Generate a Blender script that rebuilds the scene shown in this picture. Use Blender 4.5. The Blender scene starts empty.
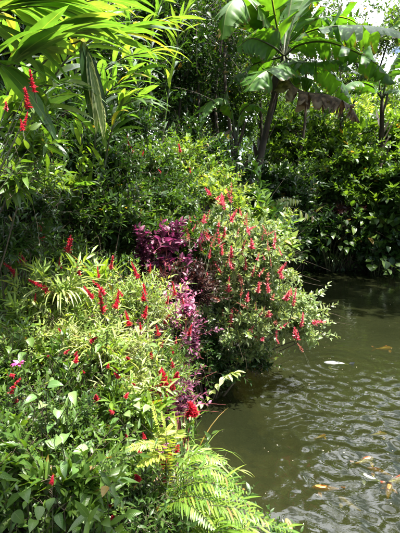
import bpy, math
import numpy as np
from mathutils import Vector, Matrix

# ------------------------------------------------------------------ camera, sky, sun, exposure
SC = bpy.context.scene
COL = SC.collection
CAM_Z, PITCH, FOV_Y = 2.4, math.radians(10), math.radians(65)
cam_d = bpy.data.cameras.new('camera')
cam_d.sensor_fit = 'VERTICAL'
cam_d.sensor_height = 24
cam_d.lens = 12 / math.tan(FOV_Y / 2)
cam_d.clip_end = 800
cam = bpy.data.objects.new('camera', cam_d)
COL.objects.link(cam)
cam.location = (0, 0, CAM_Z)
cam.rotation_euler = (math.pi / 2 - PITCH, 0, 0)
SC.camera = cam

TO_SUN = Vector((0.30, -0.12, 0.94)).normalized()
SUN_EL = math.asin(TO_SUN.z)
SUN_AZ = math.atan2(TO_SUN.x, TO_SUN.y)
world = bpy.data.worlds.new('World')
SC.world = world
world.use_nodes = True
wn, wl = world.node_tree.nodes, world.node_tree.links
wn.clear()
sky = wn.new('ShaderNodeTexSky')
sky.sky_type = 'NISHITA'
sky.sun_disc = False
sky.sun_elevation = SUN_EL
sky.sun_rotation = SUN_AZ
sky.dust_density = 1.0
wtc = wn.new('ShaderNodeTexCoord')
wmap = wn.new('ShaderNodeMapping'); wmap.inputs['Scale'].default_value = (1, 1, 2.2)
wno = wn.new('ShaderNodeTexNoise'); wno.inputs['Scale'].default_value = 2.2; wno.inputs['Detail'].default_value = 7
wrp = wn.new('ShaderNodeValToRGB')
wrp.color_ramp.elements[0].position = 0.40; wrp.color_ramp.elements[1].position = 0.50
wmx = wn.new('ShaderNodeMix'); wmx.data_type = 'RGBA'
wmx.inputs['B'].default_value = (34, 35, 37, 1)          # sunlit cloud
wbg = wn.new('ShaderNodeBackground'); wbg.inputs['Strength'].default_value = 0.055
wou = wn.new('ShaderNodeOutputWorld')
wl.new(wtc.outputs['Generated'], wmap.inputs['Vector']); wl.new(wmap.outputs[0], wno.inputs['Vector'])
wl.new(wno.outputs['Fac'], wrp.inputs['Fac']); 
wsy = wn.new('ShaderNodeSeparateXYZ'); wl.new(wtc.outputs['Generated'], wsy.inputs[0])
wmy = wn.new('ShaderNodeMapRange'); wmy.interpolation_type = 'SMOOTHSTEP'; wmy.inputs['From Min'].default_value = .05; wmy.inputs['From Max'].default_value = .6
wl.new(wsy.outputs['Y'], wmy.inputs['Value'])
wmm = wn.new('ShaderNodeMath'); wmm.operation = 'MULTIPLY'; wl.new(wrp.outputs['Color'], wmm.inputs[0]); wl.new(wmy.outputs[0], wmm.inputs[1])
wl.new(wmm.outputs[0], wmx.inputs['Factor'])
# bright hazy aureole of the high sun
wdt = wn.new('ShaderNodeVectorMath'); wdt.operation = 'DOT_PRODUCT'; wdt.inputs[1].default_value = tuple(TO_SUN); wl.new(wtc.outputs['Generated'], wdt.inputs[0])
wcl = wn.new('ShaderNodeMath'); wcl.operation = 'MAXIMUM'; wcl.inputs[1].default_value = 0; wl.new(wdt.outputs['Value'], wcl.inputs[0])
wpw = wn.new('ShaderNodeMath'); wpw.operation = 'POWER'; wpw.inputs[1].default_value = 9; wl.new(wcl.outputs[0], wpw.inputs[0])
wsc = wn.new('ShaderNodeVectorMath'); wsc.operation = 'SCALE'; wsc.inputs[0].default_value = (22, 22, 22); wl.new(wpw.outputs[0], wsc.inputs['Scale'])
wad = wn.new('ShaderNodeVectorMath'); wad.operation = 'ADD'; wl.new(wmx.outputs['Result'], wad.inputs[0]); wl.new(wsc.outputs[0], wad.inputs[1])
wl.new(sky.outputs['Color'], wmx.inputs['A']); wl.new(wad.outputs[0], wbg.inputs['Color'])
wl.new(wbg.outputs[0], wou.inputs['Surface'])

sun_d = bpy.data.lights.new('sun', 'SUN')
sun_d.energy = 5.0
sun_d.angle = math.radians(0.55)
sun_d.color = (1.0, 0.955, 0.87)
sun = bpy.data.objects.new('sun', sun_d)
COL.objects.link(sun)
sun.rotation_euler = TO_SUN.to_track_quat('Z', 'Y').to_euler()
sun.location = (8, 10, 30)

SC.view_settings.view_transform = 'Standard'
SC.view_settings.look = 'None'
SC.view_settings.exposure = 1.95
SC.view_settings.gamma = 1
SC.view_settings.use_curve_mapping = False
SC.cycles.max_bounces = 8
SC.cycles.transparent_max_bounces = 12
SC.cycles.sample_clamp_indirect = 6

# ------------------------------------------------------------------ pixel + distance -> world point
F = 266.5 / math.tan(FOV_Y / 2)
def P(px, py, Y):
    a, b = (px - 200) / F, -(py - 266.5) / F
    d = np.array([a, math.cos(PITCH) + b * math.sin(PITCH), -math.sin(PITCH) + b * math.cos(PITCH)])
    return np.array([0, 0, CAM_Z]) + d * (Y / d[1])

# ------------------------------------------------------------------ terrain
POND = np.array([(1.25, .3), (.95, 1.7), (.62, 2.5), (.15, 3.1), (-.22, 3.9), (-.12, 4.9), (.25, 5.8), (.45, 7.2), (.7, 9), (1.3, 11),
                 (2.3, 12.6), (3.6, 13.2), (5.2, 12.9), (7.2, 12.6), (9.5, 11.5), (11.5, 8.5), (11, 4), (8, .6), (4, -.6), (2, -.5)], float)
def pond_dist(x, y):
    """signed distance to the shore, negative over the water"""
    x, y = np.asarray(x, float), np.asarray(y, float)
    d = np.full(x.shape, 1e9); ins = np.zeros(x.shape, bool)
    n = len(POND)
    for i in range(n):
        ax, ay = POND[i]; bx, by = POND[(i + 1) % n]
        ex, ey = bx - ax, by - ay
        t = np.clip(((x - ax) * ex + (y - ay) * ey) / (ex * ex + ey * ey), 0, 1)
        d = np.minimum(d, np.hypot(x - ax - t * ex, y - ay - t * ey))
        c = ((ay > y) != (by > y)) & (x < ex * (y - ay) / (by - ay + 1e-12) + ax)
        ins ^= c
    return np.where(ins, -d, d)
def ground(x, y):
    x, y = np.asarray(x, float), np.asarray(y, float)
    d = pond_dist(x, y)
    out = np.maximum(d, 0)
    z = 0.02 + .5 * (1 - np.exp(-out / .45))
    z = z + .30 * np.clip(-x - .2, 0, 7) * (1 / (1 + np.exp(-(y - 1) * 1.2)) * .8 + .2)
    z = z + .20 * np.clip(y - 13, 0, 12)
    z = z + .05 * np.sin(x * 1.7 + y) * np.sin(y * 1.3 - x * .6)
    return np.where(d < 0, np.maximum(-.9, d * 1.3 + .02), z)
def G(x, y): return float(ground(np.array([x]), np.array([y]))[0])

# ------------------------------------------------------------------ mesh building
class MB:
    def __init__(s): s.v, s.f, s.a, s.n = [], [], [], 0
    def add(s, v, f, a):
        v = np.asarray(v, float).reshape(-1, 3); f = np.asarray(f, int)
        s.v.append(v); s.a.append(np.broadcast_to(np.asarray(a, float), v.shape)); s.f.append(f + s.n); s.n += len(v)
    def mesh(s, name, mat, smooth=True):
        me = bpy.data.meshes.new(name)
        if not s.v: return me
        v = np.concatenate(s.v); a = np.concatenate(s.a)
        tot = np.concatenate([np.full(len(f), f.shape[1]) for f in s.f])
        loops = np.concatenate([f.ravel() for f in s.f])
        me.vertices.add(len(v)); me.vertices.foreach_set('co', v.ravel().astype(np.float32))
        me.loops.add(len(loops)); me.loops.foreach_set('vertex_index', loops.astype(np.int32))
        me.polygons.add(len(tot))
        st = np.concatenate([[0], np.cumsum(tot)[:-1]])
        me.polygons.foreach_set('loop_start', st.astype(np.int32))
        me.polygons.foreach_set('use_smooth', np.full(len(tot), smooth))
        at = me.attributes.new('luv', 'FLOAT_VECTOR', 'POINT')
        at.data.foreach_set('vector', a.ravel().astype(np.float32))
        me.update(calc_edges=True); me.validate()
        me.materials.append(mat)
        return me
    def build(s, name, mat, parent=None, smooth=True, origin=None):
        o = bpy.data.objects.new(name, s.mesh(name, mat, smooth))
        COL.objects.link(o)
        if parent is not None: o.parent = parent
        return o

def tag(o, label=None, cat=None, group=None, kind=None):
    if label: o['label'] = label
    if cat: o['category'] = cat
    if group: o['group'] = group
    if kind: o['kind'] = kind
    return o
def thing(name, label, cat, loc, group=None):
    o = bpy.data.objects.new(name, None); o.empty_display_size = .05
    COL.objects.link(o); o.location = tuple(float(c) for c in loc)
    return tag(o, label, cat, group)
def nrmz(a): return a / (np.linalg.norm(a, axis=-1, keepdims=True) + 1e-9)

PROF = {  # half width along the blade, u from base to tip
    'ovate': ([0, .12, .3, .5, .72, .9, 1], [.04, .62, 1, .95, .62, .22, 0]),
    'oval3': ([0, .3, .65, 1], [.05, 1, .75, 0]),
    'diamond': ([0, .42, 1], [.03, 1, 0]),
    'lance': ([0, .1, .25, .45, .65, .82, .93, 1], [.1, .6, .92, 1, .85, .5, .22, 0]),
    'lance4': ([0, .2, .5, .8, 1], [.1, .8, 1, .5, 0]),
    'strap': ([0, .15, .35, .55, .75, .9, 1], [.5, .85, 1, .9, .65, .32, 0]),
    'heart': ([0, .06, .18, .35, .55, .75, .9, 1], [.15, .62, .95, 1, .82, .5, .2, 0]),
}
def leaves(mb, shape, base, dirs, up, L, W, droop=.5, fold=.25, rng=None, wav=.0, rnd=None):
    base = np.atleast_2d(base); N = len(base)
    if N == 0: return
    dirs = nrmz(np.broadcast_to(dirs, (N, 3)).astype(float)); up = np.broadcast_to(up, (N, 3))
    side = nrmz(np.cross(dirs, up)); nr = np.cross(side, dirs)
    L = np.broadcast_to(L, N).astype(float); W = np.broadcast_to(W, N).astype(float); droop = np.broadcast_to(droop, N) + 1e-3
    us, hw = (np.array(q, float) for q in PROF[shape]); m = len(us)
    th = droop[:, None] * us
    fx = L[:, None] * np.sin(th) / droop[:, None]; fz = -L[:, None] * (1 - np.cos(th)) / droop[:, None]
    c = base[:, None] + dirs[:, None] * fx[..., None] + nr[:, None] * fz[..., None]
    ln = dirs[:, None] * np.sin(th)[..., None] + nr[:, None] * np.cos(th)[..., None]
    h = W[:, None] * .5 * hw
    v = np.empty((N, m, 3, 3))
    w = 0 if not wav else (np.sin(us * 17 + rng.random((N, 1)) * 6) * wav)[..., None]
    for k, s in enumerate((-1, 0, 1)):
        v[:, :, k] = c + side[:, None] * (s * h)[..., None] + ln * (abs(s) * h * fold)[..., None] + ln * (abs(s) * h[..., None]) * w * s
    idx = np.arange(N)[:, None, None] * (m * 3) + np.arange(m - 1)[None, :, None] * 3 + np.arange(2)[None, None, :]
    q = np.stack([idx, idx + 1, idx + 4, idx + 3], -1).reshape(-1, 4)
    a = np.empty((N, m, 3, 3)); a[..., 0] = us[None, :, None]; a[..., 1] = np.array([-1, 0, 1])[None, None, :]
    a[..., 2] = (rng.random(N) if rnd is None else np.broadcast_to(rnd, N))[:, None, None]
    mb.add(v, q, a.reshape(-1, 3))

def tube(mb, pts, r0, r1=None, n=5, rnd=.5):
    pts = np.asarray(pts, float); m = len(pts)
    r = np.linspace(r0, r0 if r1 is None else r1, m) if np.isscalar(r0) else np.asarray(r0)
    t = nrmz(np.gradient(pts, axis=0))
    ref = np.array([0, 0, 1.]) if abs(t[:, 2].mean()) < .8 else np.array([0, 1., 0])
    s = nrmz(np.cross(t, ref)); b = np.cross(s, t)
    an = np.arange(n) / n * 2 * np.pi
    v = pts[:, None] + r[:, None, None] * (np.cos(an)[None, :, None] * s[:, None] + np.sin(an)[None, :, None] * b[:, None])
    i = np.arange(m - 1)[:, None] * n; j = np.arange(n)[None]; j2 = (j + 1) % n
    q = np.stack([i + j, i + j2, i + n + j2, i + n + j], -1).reshape(-1, 4)
    a = np.empty((m, n, 3)); a[..., 0] = np.linspace(0, 1, m)[:, None]; a[..., 1] = an[None] / 3.14 - 1; a[..., 2] = rnd
    mb.add(v, q, a.reshape(-1, 3))
def bez(p0, p1, p2, n=8):
    t = np.linspace(0, 1, n)[:, None]
    return (1 - t) ** 2 * np.asarray(p0, float) + 2 * t * (1 - t) * np.asarray(p1, float) + t * t * np.asarray(p2, float)
def spline(ctrl, n=16):
    c = np.asarray(ctrl, float); m = len(c) - 1
    c = np.vstack([2 * c[0] - c[1], c, 2 * c[-1] - c[-2]])
    out = []
    for s in np.linspace(0, m - 1e-6, n):
        i = int(s); t = s - i; p0, p1, p2, p3 = c[i:i + 4]
        out.append(.5 * (2 * p1 + (p2 - p0) * t + (2 * p0 - 5 * p1 + 4 * p2 - p3) * t * t + (3 * p1 - p0 - 3 * p2 + p3) * t ** 3))
    return np.array(out)

# ------------------------------------------------------------------ materials
def new_mat(name):
    m = bpy.data.materials.new(name); m.use_nodes = True
    m.node_tree.nodes.clear()
    return m, m.node_tree.nodes, m.node_tree.links
def leaf_mat(name, cols, trans=.35, rough=.42, rib=None, edge=None, old=(.20, .13, .03), old_at=.965, tcol=None, blotch=.5, ribw=.09, spec=.5, streak=0):
    m, n, l = new_mat(name)
    at = n.new('ShaderNodeAttribute'); at.attribute_name = 'luv'
    sp = n.new('ShaderNodeSeparateXYZ'); l.new(at.outputs['Vector'], sp.inputs[0])
    rp = n.new('ShaderNodeValToRGB'); cr = rp.color_ramp
    k = len(cols)
    for i, c in enumerate(cols):
        e = cr.elements[i] if i < 2 else cr.elements.new(.5)
        e.position = i / (k - 1) * old_at if k > 1 else 0; e.color = (*c, 1)
    cr.elements[1].position = old_at / (k - 1)
    for i in range(k): cr.elements[i].color = (*cols[i], 1); cr.elements[i].position = i / (k - 1) * (old_at - .01)
    e = cr.elements.new(old_at); e.color = (*old, 1)
    l.new(sp.outputs['Z'], rp.inputs['Fac'])
    col = rp.outputs['Color']
    geo = n.new('ShaderNodeNewGeometry')
    no = n.new('ShaderNodeTexNoise'); no.inputs['Scale'].default_value = 14; no.inputs['Detail'].default_value = 4
    l.new(geo.outputs['Position'], no.inputs['Vector'])
    mr = n.new('ShaderNodeMapRange'); mr.inputs['From Min'].default_value = .3; mr.inputs['From Max'].default_value = .7
    mr.inputs['To Min'].default_value = 1 - blotch * .5; mr.inputs['To Max'].default_value = 1 + blotch * .5
    l.new(no.outputs['Fac'], mr.inputs['Value'])
    mu = n.new('ShaderNodeVectorMath'); mu.operation = 'SCALE'; l.new(col, mu.inputs[0]); l.new(mr.outputs[0], mu.inputs['Scale'])
    col = mu.outputs[0]
    ab = n.new('ShaderNodeMath'); ab.operation = 'ABSOLUTE'; l.new(sp.outputs['Y'], ab.inputs[0])
    def mixin(col, fac, c):
        mx = n.new('ShaderNodeMix'); mx.data_type = 'RGBA'; l.new(fac, mx.inputs['Factor']); l.new(col, mx.inputs['A']); mx.inputs['B'].default_value = (*c, 1)
        return mx.outputs['Result']
    # side veins: a faint chevron pattern, also used as bump
    ve = n.new('ShaderNodeMath'); ve.operation = 'MULTIPLY_ADD'; l.new(sp.outputs['X'], ve.inputs[0]); ve.inputs[1].default_value = 60
    ve2 = n.new('ShaderNodeMath'); ve2.operation = 'MULTIPLY'; l.new(ab.outputs[0], ve2.inputs[0]); ve2.inputs[1].default_value = -12; l.new(ve2.outputs[0], ve.inputs[2])
    vs = n.new('ShaderNodeMath'); vs.operation = 'SINE'; l.new(ve.outputs[0], vs.inputs[0])
    if streak:
        sm = n.new('ShaderNodeMapRange'); sm.inputs['From Min'].default_value = -1; sm.inputs['To Min'].default_value = 1 - streak; sm.inputs['To Max'].default_value = 1 + streak; l.new(vs.outputs[0], sm.inputs['Value'])
        su = n.new('ShaderNodeVectorMath'); su.operation = 'SCALE'; l.new(col, su.inputs[0]); l.new(sm.outputs[0], su.inputs['Scale']); col = su.outputs[0]
    if rib is not None:
        c1 = n.new('ShaderNodeMapRange'); l.new(ab.outputs[0], c1.inputs['Value'])
        c1.inputs['From Min'].default_value = ribw; c1.inputs['From Max'].default_value = ribw * .3
        c1.inputs['To Min'].default_value = 0; c1.inputs['To Max'].default_value = .8
        col = mixin(col, c1.outputs[0], rib)
    if edge is not None:
        nn = n.new('ShaderNodeMath'); nn.operation = 'MULTIPLY_ADD'; l.new(vs.outputs[0], nn.inputs[0]); nn.inputs[1].default_value = .12; l.new(ab.outputs[0], nn.inputs[2])
        c2 = n.new('ShaderNodeMapRange'); l.new(nn.outputs[0], c2.inputs['Value'])
        c2.inputs['From Min'].default_value = edge[1] - .06; c2.inputs['From Max'].default_value = edge[1] + .06
        col = mixin(col, c2.outputs[0], edge[0])
    bp = n.new('ShaderNodeBump'); bp.inputs['Strength'].default_value = .12; bp.inputs['Distance'].default_value = .003
    l.new(vs.outputs[0], bp.inputs['Height'])
    pb = n.new('ShaderNodeBsdfPrincipled'); l.new(col, pb.inputs['Base Color']); l.new(bp.outputs[0], pb.inputs['Normal'])
    pb.inputs['Roughness'].default_value = rough; pb.inputs['Specular IOR Level'].default_value = spec
    tr = n.new('ShaderNodeBsdfTranslucent')
    tm = n.new('ShaderNodeMix'); tm.data_type = 'RGBA'; tm.blend_type = 'MULTIPLY'; tm.inputs['Factor'].default_value = 1
    l.new(col, tm.inputs['A']); tm.inputs['B'].default_value = (*(tcol or (2.6, 2.3, .7)), 1); l.new(tm.outputs['Result'], tr.inputs['Color'])
    ms = n.new('ShaderNodeMixShader'); ms.inputs[0].default_value = trans
    l.new(pb.outputs[0], ms.inputs[1]); l.new(tr.outputs[0], ms.inputs[2])
    o = n.new('ShaderNodeOutputMaterial'); l.new(ms.outputs[0], o.inputs['Surface'])
    return m
def rough_mat(name, c1, c2, scale=8, rough=.85, bump=.5, stretch=(1, 1, 1), dist=.02, c3=None):
    m, n, l = new_mat(name)
    tc = n.new('ShaderNodeTexCoord'); mp = n.new('ShaderNodeMapping'); mp.inputs['Scale'].default_value = stretch
    l.new(tc.outputs['Object'], mp.inputs['Vector'])
    no = n.new('ShaderNodeTexNoise'); no.inputs['Scale'].default_value = scale; no.inputs['Detail'].default_value = 9; no.inputs['Roughness'].default_value = .65
    l.new(mp.outputs[0], no.inputs['Vector'])
    rp = n.new('ShaderNodeValToRGB'); rp.color_ramp.elements[0].position = .35; rp.color_ramp.elements[1].position = .65
    rp.color_ramp.elements[0].color = (*c1, 1); rp.color_ramp.elements[1].color = (*c2, 1)
    if c3: e = rp.color_ramp.elements.new(.78); e.color = (*c3, 1)
    l.new(no.outputs['Fac'], rp.inputs['Fac'])
    bp = n.new('ShaderNodeBump'); bp.inputs['Strength'].default_value = bump; bp.inputs['Distance'].default_value = dist; l.new(no.outputs['Fac'], bp.inputs['Height'])
    pb = n.new('ShaderNodeBsdfPrincipled'); l.new(rp.outputs['Color'], pb.inputs['Base Color']); l.new(bp.outputs[0], pb.inputs['Normal'])
    pb.inputs['Roughness'].default_value = rough
    o = n.new('ShaderNodeOutputMaterial'); l.new(pb.outputs[0], o.inputs['Surface'])
    return m
LEAF_RIB = (.16, .22, .05)
M = dict(
    ginger=leaf_mat('ginger_leaf', [(.045, .11, .02), (.07, .15, .028), (.13, .20, .04)], .42, .36, LEAF_RIB, tcol=(2.3, 2.2, .7), old=(.25, .22, .03)),
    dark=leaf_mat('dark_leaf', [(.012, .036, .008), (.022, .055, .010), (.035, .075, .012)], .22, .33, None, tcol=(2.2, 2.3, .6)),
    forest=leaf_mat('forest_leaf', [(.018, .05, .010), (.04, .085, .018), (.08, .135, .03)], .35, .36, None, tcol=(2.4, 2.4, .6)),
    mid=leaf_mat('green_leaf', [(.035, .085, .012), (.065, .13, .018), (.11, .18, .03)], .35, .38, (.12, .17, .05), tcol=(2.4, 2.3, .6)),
    pale=leaf_mat('pale_leaf', [(.10, .19, .035), (.19, .28, .06), (.34, .40, .13)], .35, .4, (.2, .26, .1), tcol=(2.2, 2.1, .6)),
    blue=leaf_mat('grey_green_leaf', [(.07, .15, .035), (.12, .21, .055), (.22, .30, .12)], .25, .36, (.16, .24, .1), ribw=.06, old=(.16, .24, .08)),
    bushleaf=leaf_mat('bush_leaf', [(.07, .14, .04), (.15, .23, .07), (.34, .40, .19)], .3, .36, (.3, .34, .18), edge=((.36, .38, .24), .86), tcol=(1.9, 1.8, .8)),
    varieg=leaf_mat('variegated_leaf', [(.05, .11, .03), (.09, .16, .04), (.2, .25, .08)], .3, .4, (.3, .34, .15), edge=((.5, .52, .3), .72)),
    yellow=leaf_mat('yellow_leaf', [(.04, .11, .015), (.09, .18, .025), (.22, .30, .05)], .4, .42, (.35, .38, .05), tcol=(1.7, 1.6, .5)),
    golden=leaf_mat('golden_leaf', [(.07, .16, .03), (.16, .25, .05), (.32, .38, .09)], .4, .42, (.35, .38, .05), tcol=(1.6, 1.5, .5)),
    coleus=leaf_mat('purple_leaf', [(.035, .010, .016), (.10, .03, .05), (.22, .09, .14)], .3, .45, (.35, .1, .22), edge=((.07, .012, .04), .8), tcol=(2.2, .9, 1.8), old=(.3, .2, .2), ribw=.3),
    magenta=leaf_mat('magenta_leaf', [(.13, .03, .06), (.28, .08, .15), (.45, .24, .3)], .3, .45, (.6, .3, .42), edge=((.14, .03, .07), .82), tcol=(1.8, .9, 1.5), old=(.45, .35, .3), ribw=.3),
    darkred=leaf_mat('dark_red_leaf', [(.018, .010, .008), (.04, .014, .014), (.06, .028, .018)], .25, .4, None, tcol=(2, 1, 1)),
    grass=leaf_mat('strap_leaf', [(.06, .14, .014), (.11, .2, .02), (.2, .28, .04)], .4, .36, (.25, .3, .08), tcol=(2.3, 2.1, .6), ribw=.12),
    cream=leaf_mat('cream_leaf', [(.16, .24, .05), (.32, .38, .12), (.5, .52, .28)], .35, .42, (.5, .5, .25), tcol=(1.6, 1.5, .7)),
    fern=leaf_mat('fern_leaf', [(.20, .28, .03), (.34, .42, .07), (.5, .55, .16)], .4, .45, None, tcol=(1.6, 1.5, .6)),
    banana=leaf_mat('banana_leaf', [(.045, .12, .014), (.06, .15, .018), (.08, .17, .02)], .36, .46, (.25, .3, .1), tcol=(2.4, 2.3, .6), spec=.4, streak=.10, edge=((.13, .10, .03), .99), old_at=.99, ribw=.05, blotch=.25),
    brownleaf=leaf_mat('dry_leaf', [(.07, .042, .022), (.12, .075, .04), (.2, .14, .085)], .2, .75, (.22, .14, .07), edge=((.26, .2, .13), .8), tcol=(1.5, 1.2, .8), blotch=1.3, streak=.35),
    oldleaf=leaf_mat('yellowing_leaf', [(.22, .24, .03), (.35, .3, .04), (.3, .2, .05)], .4, .5, (.3, .25, .1), tcol=(1.7, 1.5, .6)),
    flower=leaf_mat('red_bract', [(.34, .012, .03), (.55, .03, .06), (.66, .10, .14)], .3, .5, None, tcol=(1.4, .8, .9), old=(.45, .12, .06), blotch=.3),
    fadedflower=leaf_mat('faded_bract', [(.30, .07, .06), (.46, .14, .12), (.5, .28, .2)], .3, .6, None, tcol=(1.4, 1, .9), old=(.22, .12, .05), old_at=.75, blotch=.6),
    pinkflower=leaf_mat('coral_bract', [(.44, .03, .06), (.60, .09, .14), (.68, .25, .28)], .3, .5, None, tcol=(1.4, .9, 1), old=(.5, .2, .1), blotch=.3),
    petal=leaf_mat('magenta_petal', [(.42, .03, .18), (.52, .06, .28), (.6, .2, .42)], .3, .5, None, tcol=(1.4, .9, 1.2), blotch=.2),
    bud=rough_mat('pale_bud', (.5, .42, .3), (.65, .55, .4), 30, .6, .2),
    stem=rough_mat('green_stem', (.03, .04, .012), (.07, .075, .025), 20, .6, .3),
    twig=rough_mat('brown_twig', (.045, .03, .018), (.10, .075, .045), 20, .85, .5),
    redstem=rough_mat('red_stem', (.16, .03, .03), (.24, .06, .05), 20, .6, .3),
    bark=rough_mat('bark', (.025, .018, .012), (.075, .058, .04), 7, .9, 1, (1, 1, .3), c3=(.12, .11, .07)),
    bananabark=rough_mat('banana_trunk_skin', (.022, .016, .010), (.06, .042, .024), 9, .7, 1, (1, 1, .25), c3=(.15, .10, .055)),
    soil=rough_mat('soil', (.012, .008, .005), (.04, .028, .017), 6, .95, 1, dist=.04, c3=(.06, .05, .025)),
)

# ------------------------------------------------------------------ the ground and the pond
def build_ground():
    fx = np.concatenate([np.linspace(-160, -13, 22), np.linspace(-12.5, 13.5, 210), np.linspace(14, 160, 22)])
    fy = np.concatenate([np.linspace(-120, -4, 18), np.linspace(-3.6, 22, 210), np.linspace(23, 260, 26)])
    X, Y = np.meshgrid(fx, fy); Z = ground(X, Y)
    rng = np.random.default_rng(3)
    Z = Z + rng.normal(0, .006, Z.shape)
    m = MB(); h, w = X.shape
    i = np.arange(h - 1)[:, None] * w + np.arange(w - 1)[None]
    m.add(np.stack([X, Y, Z], -1), np.stack([i, i + 1, i + w + 1, i + w], -1).reshape(-1, 4), (0, 0, 0))
    tag(m.build('ground', M['soil']), 'dark earth of the banks and the pond bed', 'ground', kind='structure')

def water_mat():
    m, n, l = new_mat('pond_water')
    geo = n.new('ShaderNodeNewGeometry')
    mp = n.new('ShaderNodeMapping'); mp.inputs['Scale'].default_value = (1, 1.5, 1); l.new(geo.outputs['Position'], mp.inputs['Vector'])
    n1 = n.new('ShaderNodeTexNoise'); n1.inputs['Scale'].default_value = 7; n1.inputs['Detail'].default_value = 3; n1.inputs['Distortion'].default_value = .8
    n2 = n.new('ShaderNodeTexNoise'); n2.inputs['Scale'].default_value = .5; n2.inputs['Detail'].default_value = 6
    l.new(mp.outputs[0], n1.inputs['Vector']); l.new(geo.outputs['Position'], n2.inputs['Vector'])
    bp = n.new('ShaderNodeBump'); bp.inputs['Strength'].default_value = .35; bp.inputs['Distance'].default_value = .010; l.new(n1.outputs['Fac'], bp.inputs['Height'])
    rp = n.new('ShaderNodeValToRGB'); rp.color_ramp.elements[0].position = .3; rp.color_ramp.elements[1].position = .7
    rp.color_ramp.elements[0].color = (.012, .015, .006, 1); rp.color_ramp.elements[1].color = (.024, .028, .011, 1)
    l.new(n2.outputs['Fac'], rp.inputs['Fac'])
    df = n.new('ShaderNodeBsdfDiffuse'); l.new(rp.outputs['Color'], df.inputs['Color'])
    tp = n.new('ShaderNodeBsdfTransparent'); tp.inputs['Color'].default_value = (.62, .66, .30, 1)
    m1 = n.new('ShaderNodeMixShader'); m1.inputs[0].default_value = .46; l.new(df.outputs[0], m1.inputs[1]); l.new(tp.outputs[0], m1.inputs[2])
    gl = n.new('ShaderNodeBsdfGlossy'); gl.inputs['Roughness'].default_value = .02; l.new(bp.outputs[0], gl.inputs['Normal'])
    fr = n.new('ShaderNodeFresnel'); fr.inputs['IOR'].default_value = 1.55; l.new(bp.outputs[0], fr.inputs['Normal'])
    m2 = n.new('ShaderNodeMixShader'); l.new(fr.outputs[0], m2.inputs[0]); l.new(m1.outputs[0], m2.inputs[1]); l.new(gl.outputs[0], m2.inputs[2])
    o = n.new('ShaderNodeOutputMaterial'); l.new(m2.outputs[0], o.inputs['Surface'])
    return m
def wave_z(X, Y):
    rng = np.random.default_rng(8)
    act = np.exp(-(((X - 1.7) / 1.5) ** 2 + ((Y - 3.2) / 1.9) ** 2))          # water stirred by the feeding fish
    far = np.exp(-np.maximum(0, Y - 8) / 3)
    Z = np.zeros_like(X)
    for k in range(30):
        lam = rng.uniform(.07, .42); a = rng.uniform(0, 2 * np.pi)
        kx, ky = np.cos(a) * 2 * np.pi / lam, np.sin(a) * 2 * np.pi / lam
        wob = 2.6 * np.sin(X * 3.3 + Y * 1.2 + k * 1.7) + 2.6 * np.sin(Y * 2.9 - X * .8 - k * 2.3)
        Z += lam * .0034 * np.sin(kx * X + ky * Y + wob + rng.uniform(0, 6)) * (.10 + 1.5 * act) * (.3 + .7 * far)
    for (cx, cy, A) in RINGS:
        r = np.hypot(X - cx, Y - cy)
        Z += A * np.sin(r * 2 * np.pi / .16) * np.exp(-r / .55) * np.minimum(1, r / .1)
    return Z
RINGS = [(P(335, 362, 5.6)[0], 5.6, .0035), (P(330, 410, 4.6)[0], 4.6, .003), (P(380, 460, 3.7)[0], 3.7, .004), (P(335, 487, 3.35)[0], 3.35, .004)]
def build_water():
    fx = np.concatenate([np.linspace(-.6, 4.6, 380), np.linspace(4.66, 12.2, 90)])
    fy = np.concatenate([np.linspace(-1, 1.4, 20), np.linspace(1.5, 7, 380), np.linspace(7.05, 13.8, 160)])
    X, Y = np.meshgrid(fx, fy)
    m = MB(); h, w = X.shape
    i = (np.arange(h - 1)[:, None] * w + np.arange(w - 1)[None]).ravel()
    keep = pond_dist(X, Y).ravel()[i] < .25
    i = i[keep]
    m.add(np.stack([X, Y, wave_z(X, Y)], -1), np.stack([i, i + 1, i + w + 1, i + w], -1), (0, 0, 0))
    tag(m.build('water', water_mat()), 'murky olive green pond water with ripples', 'water', kind='structure')
build_ground(); build_water()

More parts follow.
